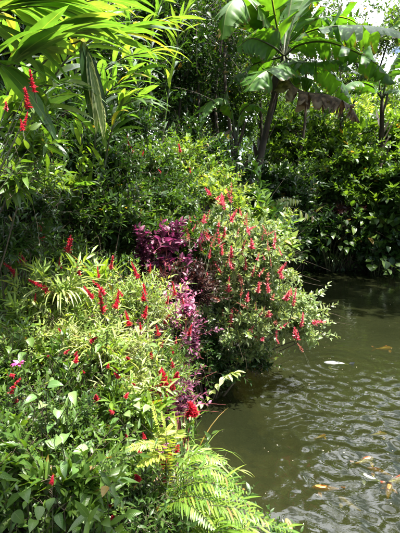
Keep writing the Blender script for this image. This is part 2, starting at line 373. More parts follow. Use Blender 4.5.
# ------------------------------------------------------------------ plant builders
UP = np.array([0, 0, 1.])
def jitter_up(rng, N, s=.45): return nrmz(UP + rng.normal(0, s, (N, 3)))
def twigs(rng, mbL, mbS, S, E, k, shape, L, W, droop=.5, fold=.25, upb=.35, opposite=True, ujit=.45, r=.003, spread=.95, wav=0, start=.3, stems=True):
    """leafy twigs from points S to points E, k leaves on each"""
    S, E = np.atleast_2d(S), np.atleast_2d(E); N = len(E)
    T = nrmz(E - S); side = nrmz(np.cross(T, UP) + rng.normal(0, .05, (N, 3))); nn = np.cross(side, T)
    t = np.linspace(start, 1, k)
    ln = np.linalg.norm(E - S, axis=1)
    sag = -.12 * ln[:, None] * (t ** 2)[None]
    pos = S[:, None] + (E - S)[:, None] * t[None, :, None]; pos[..., 2] += sag
    ph = rng.random((N, 1)) * 6.28 + (np.arange(k)[None] * (2.4 if not opposite else 1.57 / 2)) + (np.arange(k)[None] % 2) * (math.pi if opposite else 0)
    rad = np.cos(ph)[..., None] * side[:, None] + np.sin(ph)[..., None] * nn[:, None]
    tipw = (t ** 3)[None, :, None]
    d = nrmz(T[:, None] * (.45 + .6 * tipw) + rad * spread + UP * upb + rng.normal(0, .15, (N, k, 3)))
    sz = (.65 + .35 * np.sin(t * 2.6))[None] * rng.uniform(.65, 1.15, (N, k)) * np.exp(rng.normal(0, .22, (N, 1)))
    leaves(mbL, shape, pos.reshape(-1, 3), d.reshape(-1, 3), jitter_up(rng, N * k, ujit), (L * sz).ravel(), (W * sz).ravel(),
           droop * rng.uniform(.4, 1.5, N * k), fold, rng, wav, rnd=np.clip(np.repeat(rng.random(N), k) * .55 + rng.random(N * k) * .5, 0, 1) % 1.0)
    if stems and mbS is not None:
        for a, b, w in zip(S, E, ln):
            tube(mbS, bez(a, (a + b) / 2 + UP * .03 * w, b - UP * .12 * w, 4), r, r * .4, 3)

def crown_pts(rng, blobs, n, shell=.55, lump=.25, low=-.5):
    """points in the outer part of lumpy ellipsoids, with the outward direction of each"""
    vol = np.array([np.prod(b[1]) ** .67 for b in blobs]); cnt = rng.multinomial(n, vol / vol.sum())
    Pp, D = [], []
    for (c, r), m in zip(blobs, cnt):
        if m == 0: continue
        K = max(3, m // 11); d = nrmz(rng.normal(0, 1, (K * 4, 3))); d = d[d[:, 2] > low][:K]; K = len(d)
        f = rng.normal(0, 2.2, (5, 3)); ph = rng.random(5) * 6
        lm = 1 + lump * np.sin(d @ f.T + ph).sum(1) / 2.2
        rr = (shell + (1.02 - shell) * rng.random(K) ** .7) * lm
        j = rng.choice(K, m, p=(lambda w: w / w.sum())(rng.random(K) + .25)); sp = rng.uniform(.10, .26, K)[j][:, None]
        loose = (rng.random((m, 1)) < .10) * rng.uniform(.1, .35, (m, 1))
        q = d[j] * (rr[j][:, None] + loose) + rng.normal(0, 1, (m, 3)) * sp
        Pp.append(np.array(c) + q * np.array(r)); D.append(nrmz(d[j] + q * .4 + rng.normal(0, .2, (m, 3))))
    return np.vstack(Pp), np.vstack(D)

def shrub(name, label, cat, base, blobs, n, leaf, mat, L, W, seed, k=8, tl=.25, group=None, droop=.5, fold=.25, stem='twig', limbs=6,
          rlimb=.012, shoots=.14, shell=.5, upb=.3, ujit=.5, low=-.45, lump=.3, wav=0, extra=None, opposite=True, twr=.003, spread=.95, trunk=None):
    rng = np.random.default_rng(seed)
    base = np.array(base, float); o = thing(name, label, cat, base, group)
    blobs = [(np.array(c, float) - base, r) for c, r in blobs]
    mL, mS = MB(), MB()
    E, D = crown_pts(rng, blobs, n, shell, lump, low)
    S = E - nrmz(D + rng.normal(0, .35, D.shape) + UP * .25) * tl * rng.uniform(.6, 1.2, (len(E), 1))
    twigs(rng, mL, mS, S, E, k, leaf, L, W, droop, fold, upb, opposite, ujit, twr, spread, wav, stems=len(E) < 1300)
    ns_ = int(len(E) * shoots)
    if ns_:
        jj = rng.choice(len(E), ns_, replace=False); q = nrmz(D[jj] * [1, 1, .5] + UP * rng.uniform(.1, 1.1, (ns_, 1)) + rng.normal(0, .3, (ns_, 3)))
        twigs(rng, mL, mS, E[jj], E[jj] + q * tl * rng.uniform(.8, 1.9, (ns_, 1)), k + 3, leaf, L * .82, W * .78, droop, fold, upb, opposite, ujit, twr * .8, spread, wav)
        jj = rng.choice(len(E), ns_ // 2 + 1 if trunk is None else 0, replace=False)
        for a in jj: tube(mS, bez(E[a], E[a] + D[a] * tl * .5, E[a] + (D[a] + rng.normal(0, .5, 3)) * tl * rng.uniform(.7, 1.6), 5), twr * .7, twr * .3, 3)
    top = np.zeros(3) if trunk is None else np.array(trunk, float) - base
    for c, r in blobs:
        for q in range(max(2, limbs // len(blobs))):
            e = c + rng.normal(0, .38, 3) * np.array(r)
            mid = (top + e) / 2 + np.array([0, 0, .15 * np.linalg.norm(e)]) + rng.normal(0, .05, 3) * np.linalg.norm(e)
            pts = bez(top + (rng.normal(0, .03, 3) * [1, 1, 0] if trunk is None else 0), mid, e, 7)
            tube(mS, pts, rlimb, rlimb * .35, 5)
            j = rng.choice(len(S), min(len(S), 5), replace=False)
            for jj in j:
                if np.linalg.norm(S[jj] - e) < max(r) * 1.3: tube(mS, bez(e, (e + S[jj]) / 2 + rng.normal(0, .02, 3), S[jj], 5), rlimb * .35, twr, 4)
    if trunk is not None:
        tube(mS, spline([np.array([0, 0, -.1]), top * .5 + rng.normal(0, .03, 3) * np.linalg.norm(top) * [1, 1, 0], top], 8), [rlimb * 2.6 * (1 - .07 * q) for q in range(8)], n=9)
    if trunk is not None:
        mS.build('trunk', M[stem], o); mL.build('crown', M[mat], o)
    else:
        mS.build('stem', M[stem], o); mL.build('foliage', M[mat], o)
    if extra: extra(o, base, rng)
    return o

def spike_mesh(seed, H, Wd, mat, n=34, gap=False, bs=1):
    """a flower spike: overlapping small bracts round a short stalk; origin at its base, growing up Z"""
    rng = np.random.default_rng(seed); m = MB()
    t = np.sort(rng.random(n)) * .97 + .03
    if gap: t = np.round(t * 5) / 5 * .95 + rng.normal(0, .02, n)
    cv = rng.normal(0, .13, 2); bend = lambda tt: np.stack([cv[0] * tt ** 2, cv[1] * tt ** 2, 0 * tt], 1) * H
    a = np.arange(n) * 2.4 + rng.normal(0, .3, n)
    rad = np.stack([np.cos(a), np.sin(a), np.zeros(n)], 1)
    wd = (1.1 - .75 * np.clip(t, 0, 1)) * Wd
    base = np.stack([np.zeros(n), np.zeros(n), H * t * .86], 1) + rad * Wd * .08 + bend(t)
    d = nrmz(rad * .8 + UP * (.45 + .9 * t[:, None]) + rng.normal(0, .12, (n, 3)))
    leaves(m, 'ovate', base, d, rad * .2 + UP, bs * wd * rng.uniform(.45, 1.0, n), bs * wd * rng.uniform(.26, .46, n), rng.uniform(-.3, .9, n), .55, rng)
    k = n // 2                       # rounder inner bracts fill the core
    t2 = rng.random(k); a2 = rng.random(k) * 6.28; r2 = np.stack([np.cos(a2), np.sin(a2), np.zeros(k)], 1)
    leaves(m, 'oval3', np.stack([0 * t2, 0 * t2, H * t2 * .9], 1) + bend(t2), nrmz(r2 * .35 + UP), r2, Wd * .5 * (1.15 - .7 * t2), Wd * .36 * (1.15 - .6 * t2), -.4, .5, rng)
    tube(m, [(0, 0, -H * .02), (cv[0] * .25, cv[1] * .25, H * .5), (cv[0] * .9, cv[1] * .9, H * .95)], Wd * .05, Wd * .03, 5, .4)
    return m.mesh('flower_spike', M[mat])
SPIKES = {
    'pink': [spike_mesh(s, 1, w, 'pinkflower', c, gap=s > 4) for s, w, c in ((1, .32, 54), (2, .28, 46), (3, .34, 36), (4, .24, 32), (5, .32, 34), (6, .28, 24))] + [spike_mesh(s, 1, w, 'fadedflower', c, gap=True) for s, w, c in ((7, .28, 30), (8, .24, 22), (9, .3, 26))],
    'red': [spike_mesh(s, 1, .34, 'flower', 78, gap=s > 12, bs=.72) for s in (11, 12, 13, 14)],
    'lump': [spike_mesh(s, 1, w, 'flower', 110, bs=.55) for s, w in ((21, .8), (22, .95), (23, .7), (24, .9))],
}
def stalk_mesh(seed):
    rng = np.random.default_rng(seed); m = MB(); tube(m, spline([(0, 0, .05), (.01, .02, -.3), tuple(rng.normal(0, .05, 2)) + (-1.2,)], 7), .02, .028, 5); return m.mesh('flower_stalk', M['stem'])
STALKS = [stalk_mesh(q) for q in (1, 2, 3)]
def place_spikes(o, base, rng, pts, kind, H, stalk=.12, lean=.25, stem='stem', ctr=None, wmul=1):
    """every spike is a part of plant o; its own thin stalk goes with the plant's stems"""
    for p in pts:
        p = np.array(p, float) - base
        d = nrmz(UP + rng.normal(0, lean, 3) + (0 if ctr is None else nrmz(p - (ctr - base)) * .35))
        h = H * rng.uniform(.55, 1.3)
        s = bpy.data.objects.new('flower_spike', SPIKES[kind][rng.integers(len(SPIKES[kind]))])
        COL.objects.link(s); s.parent = o
        q = Vector(d).to_track_quat('Z', 'Y')
        s.rotation_mode = 'QUATERNION'; s.rotation_quaternion = q
        w = rng.uniform(.8, 1.2) * wmul
        s.scale = (h * w, h * w, h); b = p - d * h * .5; s.location = tuple(b)
        k = bpy.data.objects.new('flower_stalk', STALKS[rng.integers(3)]); COL.objects.link(k); k.parent = s
        k.scale = (1 / w, 1 / w, stalk / h * 1.3)

def blob(px, py, Y, rw, rh, rd=None):
    """a lump of foliage: centre, radii in metres for its size in the view at that distance"""
    k = Y / F
    return (P(px, py, Y), (rw * k, (rd if rd else (rw + rh) / 2) * k, rh * k))
def foot(px, py, Y, dx=0, dy=0):
    p = P(px, py, Y); x, y = p[0] + dx, p[1] + dy
    return np.array([x, y, G(x, y) - .03])

def cane(mS, mL, ctrl, L, W, rng, start=.3, n=16, shape='lance', droop=.8, r=.012, flat=.8, upb=.25, sidev=None, wav=.04, rnd=None):
    pts = spline(ctrl, 26); tube(mS, pts, r, r * .35, 6)
    t = np.linspace(start, 1, n) + rng.normal(0, .01, n); t = np.clip(t, 0, 1)
    x = t * 25; i = np.minimum(x.astype(int), 24); f = (x - i)[:, None]
    pos = pts[i] * (1 - f) + pts[i + 1] * f; T = nrmz(pts[i + 1] - pts[i])
    s = nrmz(np.cross(T, UP)) if sidev is None else nrmz(np.broadcast_to(sidev, T.shape) - T * (T @ np.array(sidev, float))[:, None])
    sg = np.where(np.arange(n) % 2 == 0, 1, -1)[:, None]
    tip = np.clip((t - .8) / .2, 0, 1)[:, None]
    d = nrmz(T * (.75 + tip) + s * sg * flat * (1 - .6 * tip) + UP * upb + rng.normal(0, .1, (n, 3)))
    leaves(mL, shape, pos, d, jitter_up(rng, n, .3), L * rng.uniform(.75, 1.1, n), W * rng.uniform(.85, 1.15, n), droop * rng.uniform(.6, 1.5, n), .2, rng, wav,
           rnd=None if rnd is None else rng.uniform(*rnd, n))

def ginger(name, label, base, canes, L, W, seed, mat='ginger', group='ginger canes on the bank', cat='ginger plant', **kw):
    rng = np.random.default_rng(seed); base = np.array(base, float); o = thing(name, label, cat, base, group)
    for c in canes:
        mS, mL = MB(), MB()
        ctrl = [rng.normal(0, .04, 3) * [1, 1, 0]] + [np.array(q) - base for q in c]
        cane(mS, mL, ctrl, L, W, rng, **kw)
        co = mS.build('cane', M['stem'], o); mL.build('foliage', M[mat], co)
    return o

def frond(mS, mL, ctrl, Lmax, W, n, rng, r=.006, droop=.5, shape='lance4', fwd=.5, upb=.0, start=.12, dup=None):
    pts = spline(ctrl, 20); tube(mS, pts, r, r * .3, 5)
    t = np.linspace(start, 1, n); x = np.clip(t * 19, 0, 18.999); i = x.astype(int); f = (x - i)[:, None]
    pos = pts[i] * (1 - f) + pts[i + 1] * f; T = nrmz(pts[i + 1] - pts[i]); s = nrmz(np.cross(T, UP if dup is None else dup))
    ll = Lmax * np.sin(np.clip((t - start) / (1 - start) * .86 + .12, 0, 1) * np.pi) ** .7
    up = nrmz(np.cross(s, T))
    for sg in (-1, 1):
        d = nrmz(T * fwd + s * sg + UP * upb + rng.normal(0, .06, (n, 3)))
        leaves(mL, shape, pos, d, up + rng.normal(0, .08, (n, 3)), ll * rng.uniform(.85, 1.1, n), W, droop * rng.uniform(.6, 1.4, n), .15, rng)
def frond_plant(name, label, cat, base, ctrls, Lmax, W, n, seed, mat, group=None, r=.006, part='frond', stem='stem', **kw):
    rng = np.random.default_rng(seed); base = np.array(base, float); o = thing(name, label, cat, base, group)
    for c in ctrls:
        mS, mL = MB(), MB()
        frond(mS, mL, [np.zeros(3)] + [np.array(q) - base for q in c], Lmax, W, n, rng, r, **kw)
        fo = mS.build(part, M[stem], o); mL.build('foliage', M[mat], fo)
    return o

def broadleaf(name, label, base, spots, L, W, seed, mat='blue', group=None, shape='heart', droop=.5, cat='leafy plant', face=(0, -.25, 1), r=.004, wav=.03):
    """long-stalked broad leaves; spots are the points where the blades sit"""
    rng = np.random.default_rng(seed); base = np.array(base, float); o = thing(name, label, cat, base, group)
    mS = MB()
    for p in spots:
        p = np.array(p) - base; m = MB()
        mid = p * .5 + np.array([0, 0, abs(p[2]) * .35]) + rng.normal(0, .03, 3)
        pts = bez(rng.normal(0, .02, 3), mid, p, 8); tube(mS, pts, r, r * .7, 5)
        T = nrmz((p - mid) * [1, 1, .3]); d = nrmz(T + rng.normal(0, .45, 3) + np.array([0, -.2, -.15]))
        leaves(m, shape, p, d, nrmz(np.array(face) + rng.normal(0, .3, 3)), L * rng.uniform(.6, 1.25), W * rng.uniform(.7, 1.15), droop * rng.uniform(.4, 2.2), rng.uniform(.1, .5), rng, wav)
        m.build('leaf', M[mat], o)
    mS.build('stem', M['stem'], o)
    return o

def clump(name, label, cat, base, n, L, W, seed, mat='grass', heading=(0, 0), lean=.7, droop=1.3, spread=.08, group=None, shape='strap', fold=.3):
    rng = np.random.default_rng(seed); base = np.array(base, float); o = thing(name, label, cat, base, group); m = MB()
    a = rng.random(n) * 6.28; d = np.stack([np.cos(a), np.sin(a), 0 * a], 1) * lean * rng.uniform(.3, 1.2, (n, 1)) + UP + np.array([heading[0], heading[1], 0])
    leaves(m, shape, d * [1, 1, 0] * spread, nrmz(d), nrmz(UP - d * [1, 1, 0] * .6 + rng.normal(0, .1, (n, 3))), L * rng.uniform(.6, 1.15, n), W * rng.uniform(.7, 1.2, n), droop * rng.uniform(.6, 1.3, n), fold, rng)
    m.build('foliage', M[mat], o); ms = MB()
    for k in range(3): tube(ms, [rng.normal(0, .02, 3) * [1, 1, 0] - [0, 0, .03], np.array([0, 0, .04]) + np.array([heading[0], heading[1], 0]) * .03, np.array([0, 0, .1]) + np.array([heading[0], heading[1], 0]) * .1], .012, .006, 6)
    ms.build('stem', M['stem'], o)
    return o

def banana_leaf(parent, base, ctrl, W, rng, mat='banana', tear=.3, sag=.5, roll=0, petiole=.14, n=64, r=.03):
    tear = max(tear, .42)
    pts = spline([np.array(c, float) - base for c in ctrl], n); T = nrmz(np.gradient(pts, axis=0))
    S = nrmz(np.cross(T, UP)); N = np.cross(S, T)
    cr, sr = math.cos(roll), math.sin(roll); S, N = S * cr + N * sr, N * cr - S * sr
    u = np.linspace(0, 1, n); w = W * .5 * np.clip((u - petiole) / .1, 0, 1) ** .6 * np.clip((1 - u) / .30, 0, 1) ** .55
    mS, mL = MB(), MB(); tube(mS, pts - N * r * .5, r, r * .15, 6, rnd=.5)
    rn = rng.random() * .9; q = np.linspace(0, 1, 7)
    for sg in (-1, 1):
        i = int(petiole * n); cur = sag + rng.normal(0, .1)
        while i < n - 1:
            ln = int(rng.integers(1, 7)) if rng.random() < tear else int(rng.integers(6, 20))
            j = min(n - 1, i + ln); th0 = cur + rng.normal(0, .75 * tear); idx = np.arange(i, j + 1)
            f = (idx - i) / max(1, j - i); gap = .35 * tear
            ang = th0 * .35 + q[None] * th0 * 1.1 + .10 * np.sin(idx * 1.1)[:, None] * q[None]
            jag = 1 - np.abs(rng.normal(0, .22 * tear, len(idx))) - rng.random() * .25 * tear
            st = (w[idx] * np.clip(jag, .4, 1))[:, None] / 6
            off = np.concatenate([np.zeros((len(idx), 1)), np.cumsum(np.cos(ang[:, 1:]), 1)], 1) * st
            dn = np.concatenate([np.zeros((len(idx), 1)), np.cumsum(np.sin(ang[:, 1:]), 1)], 1) * st
            tw = (np.linalg.norm(pts[1] - pts[0]) * (j - i)) * (0.5 - f)[:, None] * gap * q[None] ** 2 + w[idx][:, None] * q[None] * .22
            v = pts[idx][:, None] + S[idx][:, None] * (sg * off)[..., None] - N[idx][:, None] * dn[..., None] + T[idx][:, None] * tw[..., None]
            a = np.stack([np.broadcast_to(u[idx][:, None], off.shape), np.broadcast_to(sg * q[None], off.shape), np.full(off.shape, rn)], -1)
            ii = np.arange(len(idx) - 1)[:, None] * 7 + np.arange(6)[None]
            mL.add(v, np.stack([ii, ii + 1, ii + 8, ii + 7], -1).reshape(-1, 4), a.reshape(-1, 3))
            i = j
    lo = mL.build('leaf', M[mat], parent); mS.build('midrib', M['bananabark'] if mat == 'brownleaf' else M['stem'], lo)
    return lo

# ------------------------------------------------------------------ trees of the far wood
def tree(label, px, foot_py, Y, blobs, n, seed, mat='forest', L=.16, W=.07, name='forest_tree', group='trees of the wood behind the pond', k=8, tl=.7, rl=.05, leaf='diamond', bark='bark', dx=0, **kw):
    bl = [blob(*b) for b in blobs]; b0 = foot(px, foot_py, Y, dx)
    c = np.mean([q[0] for q in bl], 0); top = np.array([c[0] * .6 + b0[0] * .4, c[1], b0[2] + (c[2] - b0[2]) * .72])
    return shrub(name, label, 'tree', b0, bl, int(n * 1.7), leaf, mat, L, W, seed, k=k, tl=tl, group=group, stem=bark, rlimb=rl, trunk=top, limbs=8, low=-.75, twr=.012, ujit=.6, **kw)
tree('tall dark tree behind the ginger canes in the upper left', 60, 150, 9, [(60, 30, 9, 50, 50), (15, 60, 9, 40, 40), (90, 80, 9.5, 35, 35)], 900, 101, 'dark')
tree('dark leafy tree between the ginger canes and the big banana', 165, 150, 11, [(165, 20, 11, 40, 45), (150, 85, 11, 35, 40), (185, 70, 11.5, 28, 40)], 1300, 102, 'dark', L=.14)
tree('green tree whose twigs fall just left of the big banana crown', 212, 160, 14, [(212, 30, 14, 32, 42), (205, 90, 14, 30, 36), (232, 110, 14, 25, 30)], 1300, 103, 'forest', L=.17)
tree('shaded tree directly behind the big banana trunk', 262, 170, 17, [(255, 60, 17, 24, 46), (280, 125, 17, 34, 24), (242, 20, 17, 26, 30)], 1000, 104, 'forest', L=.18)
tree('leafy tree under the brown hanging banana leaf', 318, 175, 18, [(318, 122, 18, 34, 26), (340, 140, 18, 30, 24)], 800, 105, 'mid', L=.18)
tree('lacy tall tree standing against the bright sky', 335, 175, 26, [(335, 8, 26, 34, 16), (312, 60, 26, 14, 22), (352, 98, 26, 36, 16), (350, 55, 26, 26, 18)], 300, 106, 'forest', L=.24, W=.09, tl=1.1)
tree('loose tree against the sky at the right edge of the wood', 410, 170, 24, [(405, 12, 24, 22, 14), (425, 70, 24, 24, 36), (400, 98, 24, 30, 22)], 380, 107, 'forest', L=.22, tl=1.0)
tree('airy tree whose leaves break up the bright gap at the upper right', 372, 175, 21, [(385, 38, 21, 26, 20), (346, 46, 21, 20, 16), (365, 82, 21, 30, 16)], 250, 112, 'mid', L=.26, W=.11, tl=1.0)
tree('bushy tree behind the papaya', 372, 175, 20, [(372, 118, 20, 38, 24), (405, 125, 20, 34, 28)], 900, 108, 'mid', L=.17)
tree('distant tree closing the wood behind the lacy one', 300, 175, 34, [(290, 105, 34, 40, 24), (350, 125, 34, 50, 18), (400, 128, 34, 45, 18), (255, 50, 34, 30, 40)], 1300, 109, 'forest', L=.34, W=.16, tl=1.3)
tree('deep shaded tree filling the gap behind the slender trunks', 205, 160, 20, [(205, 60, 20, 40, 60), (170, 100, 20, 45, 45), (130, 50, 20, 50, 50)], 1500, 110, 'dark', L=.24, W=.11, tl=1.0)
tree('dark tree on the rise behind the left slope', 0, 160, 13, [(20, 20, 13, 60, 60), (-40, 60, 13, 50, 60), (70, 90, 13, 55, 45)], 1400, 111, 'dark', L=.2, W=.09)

def woods():
    rng = np.random.default_rng(120); m = MB(); n = 5200
    a = rng.uniform(-1.15, 1.15, n); d = rng.uniform(42, 60, n); x, y = np.sin(a) * d, np.cos(a) * d; g = ground(x, y)
    top = 7 + 2.5 * np.sin(a * 9) + 1.5 * np.sin(a * 23 + 1); z = g + rng.random(n) ** .8 * top
    S = np.stack([x, y, z], 1); twigs(rng, m, None, S, S + rng.normal(0, 1.1, (n, 3)), 7, 'diamond', .75, .36, stems=False)
    tag(m.build('distant_woods', M['forest']), 'far wood closing the view behind the trees', 'woods', kind='stuff')
woods()
# unseen trees added to shade the pond and foreground and block sky fill
for nm, lb, b, t, bl, n, sd in [
        ('added_shade_tree', 'unseen tall tree added on the right shore to shade the pond', (12.6, 11.5), (9.5, 11, 7.5), [((7.4, 9.6, 9.6), (2.6, 1.7, 1.2)), ((5.4, 9.4, 9.2), (2.0, 1.5, .9)), ((9.2, 8.2, 9), (2.2, 1.8, 1.2)), ((6.8, 7.6, 9.2), (1.7, 1.3, .9))], 1300, 121),
        ('added_shade_tree', 'unseen broad tree added left of the viewer to block sky fill', (-6.5, .5), (-5.6, .5, 7), [((-5, 1.2, 8.2), (2.2, 2.4, 1.6)), ((-6.5, -1, 8.5), (2, 2, 1.6)), ((-5.5, 3.6, 8), (1.8, 1.6, 1.3))], 700, 123),
        ('added_shade_tree', 'unseen broad tree added behind the viewer to block sky fill', (-.5, -6), (-.5, -5.6, 5.5), [((-1.5, -5, 7), (2.8, 1.8, 2)), ((1.8, -5.2, 6.6), (2.4, 1.8, 2)), ((.5, -4.6, 4.6), (3, 1.4, 1.5))], 700, 124),
        ('added_shade_tree', 'unseen tall tree added right of the viewer to block sky fill', (9.5, -3), (8.8, -2.6, 5.5), [((8, -2, 7.2), (2.2, 2.2, 2)), ((9.5, 0, 6.2), (1.8, 2.2, 2)), ((6, -3.5, 5.8), (2, 1.8, 1.8))], 700, 125),
        ('added_shade_tree', 'unseen light crowned tree added over the path to dapple the foreground', (-2.6, -2.4), (-.6, -.6, 5.5), [((.5, .3, 6.3), (1.0, .7, .5)), ((1.5, .6, 6.6), (.7, .5, .5)), ((-1.2, -.2, 6.2), (1.0, .7, .6))], 90, 122)]:
    shrub(nm, lb, 'tree', (b[0], b[1], G(*b)), bl, n, 'diamond', 'forest', .2, .09, sd, k=8, tl=.6, group='unseen trees added for shade', stem='bark', rlimb=.05, trunk=t, limbs=8, low=-.75, twr=.01)

def slender(label, px, Y, top_px, top_py, seed, r=.05):
    b = foot(px, 190, Y); rng = np.random.default_rng(seed); o = thing('slender_tree', label, 'tree', b, 'thin trunks in the shade of the wood')
    top = P(top_px, top_py, Y + .3) - b; mS, mL = MB(), MB()
    pts = spline([(0, 0, 0), top * .35 + rng.normal(0, .12, 3), top * .7 + rng.normal(0, .12, 3), top], 18); tube(mS, pts, r, r * .5, 8)
    E = top + rng.normal(0, 1, (70, 3)) * [.8, .8, .9]; S = top + (E - top) * .3
    twigs(rng, mL, mS, S, E, 7, 'diamond', .17, .06, r=.007)
    mS.build('trunk', M['bark'], o); mL.build('crown', M['dark'], o)
for i, (px, Y, tx, ty, lb) in enumerate([
        (200, 10.5, 196, 20, 'thin dark trunk just above the yellow shrub, first of the slender ones'),
        (214, 11.5, 222, 35, 'slim dark trunk a little left of the big banana, leaning right'),
        (228, 12.2, 226, 10, 'slim straight trunk right beside the big banana'),
        (178, 10.8, 172, 5, 'thin trunk rising behind the middle ginger canes'),
        (262, 13, 254, 20, 'thin trunk seen just right of the big banana trunk'),
        (300, 14, 306, 60, 'thin trunk under the brown hanging banana leaf'),
        (345, 15, 338, 30, 'thin trunk beside the papaya against the bright gap')]):
    slender(lb, px, Y, tx, ty, 200 + i, .045 + .012 * (i % 3))

# ------------------------------------------------------------------ bananas and the papaya
def banana(name, label, base, crown, rtr, leafs, seed, bend=(0, 0, 0), group='banana plants'):
    rng = np.random.default_rng(seed); base = np.array(base, float); crown = np.array(crown, float); o = thing(name, label, 'banana plant', base, group)
    m = MB(); c = crown - base
    pts = spline([(0, 0, -.1), c * .3 + np.array(bend), c * .65 + np.array(bend) * .8, c], 24)
    rr = np.linspace(rtr * 1.25, rtr * .55, 24) * (1 + .05 * np.sin(np.arange(24) * 1.9)); tube(m, pts, rr, n=12)
    for k in range(26):                  # dry sheaths wrapped round the trunk
        i = int(rng.integers(1, 22)); a = rng.random() * 6.28; d = np.array([math.cos(a), math.sin(a), 0])
        leaves(m, 'lance', pts[i] + d * rr[i] * .9, nrmz(pts[i + 1] - pts[i] + d * .12), d, rng.uniform(.35, .9), rtr * rng.uniform(.7, 1.5), rng.uniform(-.1, .6), -.3, rng, .08)
    m.build('trunk', M['bananabark'], o)
    for lf in leafs:
        banana_leaf(o, base, [crown] + [P(*q) for q in lf['c']], lf['w'] * 1.15, rng, lf.get('m', 'banana'), lf.get('t', .25), lf.get('s', .45), lf.get('r', 0), lf.get('p', .14))
    return o
banana('banana_plant', 'tall banana with a leaning brown trunk and huge green leaves', foot(243, 190, 11), P(284, 56, 11), .105, [
    dict(c=[(304, 33, 10.8), (345, 25, 10.4), (395, 30, 10), (430, 52, 9.8)], w=1.35, t=.8, s=.55, r=-.35, p=.08),
    dict(c=[(276, 20, 10.9), (270, -12, 10.6), (262, -40, 10.2)], w=1.3, t=.2, s=.3, r=.3),
    dict(c=[(268, 22, 10.6), (246, -4, 10.0), (228, 8, 9.6), (222, 40, 9.5)], w=1.0, t=.2, s=.6, r=.2),
    dict(c=[(272, 46, 10.5), (252, 38, 10.0), (236, 48, 9.7)], w=.75, t=.15, s=.35, r=-.9),
    dict(c=[(284, 62, 10.4), (276, 66, 9.9), (258, 76, 9.5), (246, 92, 9.3)], w=.9, t=.2, s=.5, r=.2),
    dict(c=[(298, 62, 10.6), (316, 62, 10.3), (338, 60, 10.1), (352, 70, 10)], w=.8, t=.4, s=.6, r=-.2),
    dict(c=[(294, 20, 11.2), (308, -6, 11.4), (330, -20, 11.5)], w=1.1, t=.3, s=.4, r=.2),
    dict(c=[(262, 18, 11.2), (235, 8, 11), (220, 24, 10.8), (213, 52, 10.7)], w=.42, m='oldleaf', t=.5, s=.9, p=.3),
    dict(c=[(286, 74, 10.6), (300, 90, 10.3), (330, 95, 10.0), (350, 106, 9.9), (360, 122, 9.9)], w=.95, m='brownleaf', t=.95, s=1.0, r=.35, p=.1),
    dict(c=[(290, 40, 11.3), (318, 18, 11.4), (352, 20, 11.3), (372, 44, 11.2)], w=1.1, t=.6, s=.5, r=.15),
    dict(c=[(296, 60, 11.2), (322, 66, 11.2), (344, 84, 11.1), (352, 104, 11.1)], w=.9, t=.5, s=.6),
    dict(c=[(266, 60, 11.3), (250, 66, 11.4), (230, 82, 11.3), (222, 108, 11.3)], w=.85, t=.5, s=.6),
    dict(c=[(300, 44, 10.4), (330, 42, 9.9), (372, 60, 9.5), (396, 84, 9.3)], w=.95, t=.7, s=.7, r=.1),
    dict(c=[(286, 30, 11.4), (292, -4, 11.6), (296, -30, 11.7)], w=1.1, t=.3, s=.4, r=-.4),
    dict(c=[(270, 30, 11.0), (256, 6, 10.7), (240, -12, 10.5)], w=1.1, t=.3, s=.35, r=.4),
    dict(c=[(296, 74, 10.9), (312, 80, 10.8), (326, 100, 10.7)], w=.7, t=.5, s=.7),
], 301, bend=(-.12, 0, 0))
banana('banana_plant', 'pale young banana upright at the right edge before the sky', foot(384, 165, 13.5), P(382, 98, 13.5), .09, [
    dict(c=[(377, 70, 13.5), (370, 44, 13.4), (368, 22, 13.2)], w=.95, t=.1, s=.25, r=.9),
    dict(c=[(388, 74, 13.3), (400, 52, 13), (418, 40, 12.6)], w=.8, t=.3, s=.5, r=-.3),
    dict(c=[(372, 86, 13.2), (352, 82, 12.8), (334, 98, 12.5)], w=.6, t=.5, s=.5),
    dict(c=[(390, 90, 13.2), (404, 92, 12.9), (416, 108, 12.7)], w=.6, t=.4, s=.5)], 302)
banana('banana_plant', 'short dark banana stem half hidden left of the leaning one', foot(232, 205, 10.2), P(236, 140, 10.2), .09, [
    dict(c=[(232, 112, 10.2), (222, 98, 10), (206, 106, 9.8), (198, 128, 9.6)], w=.5, t=.5, s=.7),
    dict(c=[(240, 114, 10.2), (252, 104, 10.1), (268, 112, 10)], w=.45, t=.4, s=.6),
    dict(c=[(230, 130, 10.1), (221, 138, 10), (216, 160, 9.9)], w=.3, m='brownleaf', t=.8, s=1.3)], 303)

def papaya(label, base, crown, seed, n=15, R=.75):
    rng = np.random.default_rng(seed); base = np.array(base, float); c = np.array(crown) - base; o = thing('papaya_tree', label, 'papaya tree', base)
    m = MB(); tube(m, spline([(0, 0, -.1), c * .5 + [.05, 0, 0], c], 14), .055, .03, 9); m.build('trunk', M['bark'], o)
    for k in range(n):
        a = k * 2.4; el = rng.uniform(-.25, .75); d = nrmz(np.array([math.cos(a), math.sin(a), el])); e = c + d * R * rng.uniform(.6, 1.1)
        ms, ml = MB(), MB(); tube(ms, bez(c, c + d * R * .5 + UP * .1, e, 6), .012, .007, 5)
        fw = nrmz(d * [1, 1, 0] + rng.normal(0, .15, 3)); sd = nrmz(np.cross(fw, UP)); up = nrmz(UP + d * .3 + rng.normal(0, .2, 3))
        an = np.linspace(-2.5, 2.5, 9); dd = fw * np.cos(an)[:, None] + sd * np.sin(an)[:, None]; dd[:, 2] -= .1
        leaves(ml, 'lance', np.repeat(e[None], 9, 0), dd, up, .38 * (1 - .12 * abs(an)), .15, .5, .25, rng, .05, rnd=rng.random() * .9)
        lo = ml.build('leaf', M['mid'], o); ms.build('leaf_stalk', M['stem'], lo)
papaya('papaya with lobed leaves in front of the bright sky gap', foot(343, 165, 14.6), P(340, 88, 14.6), 311)

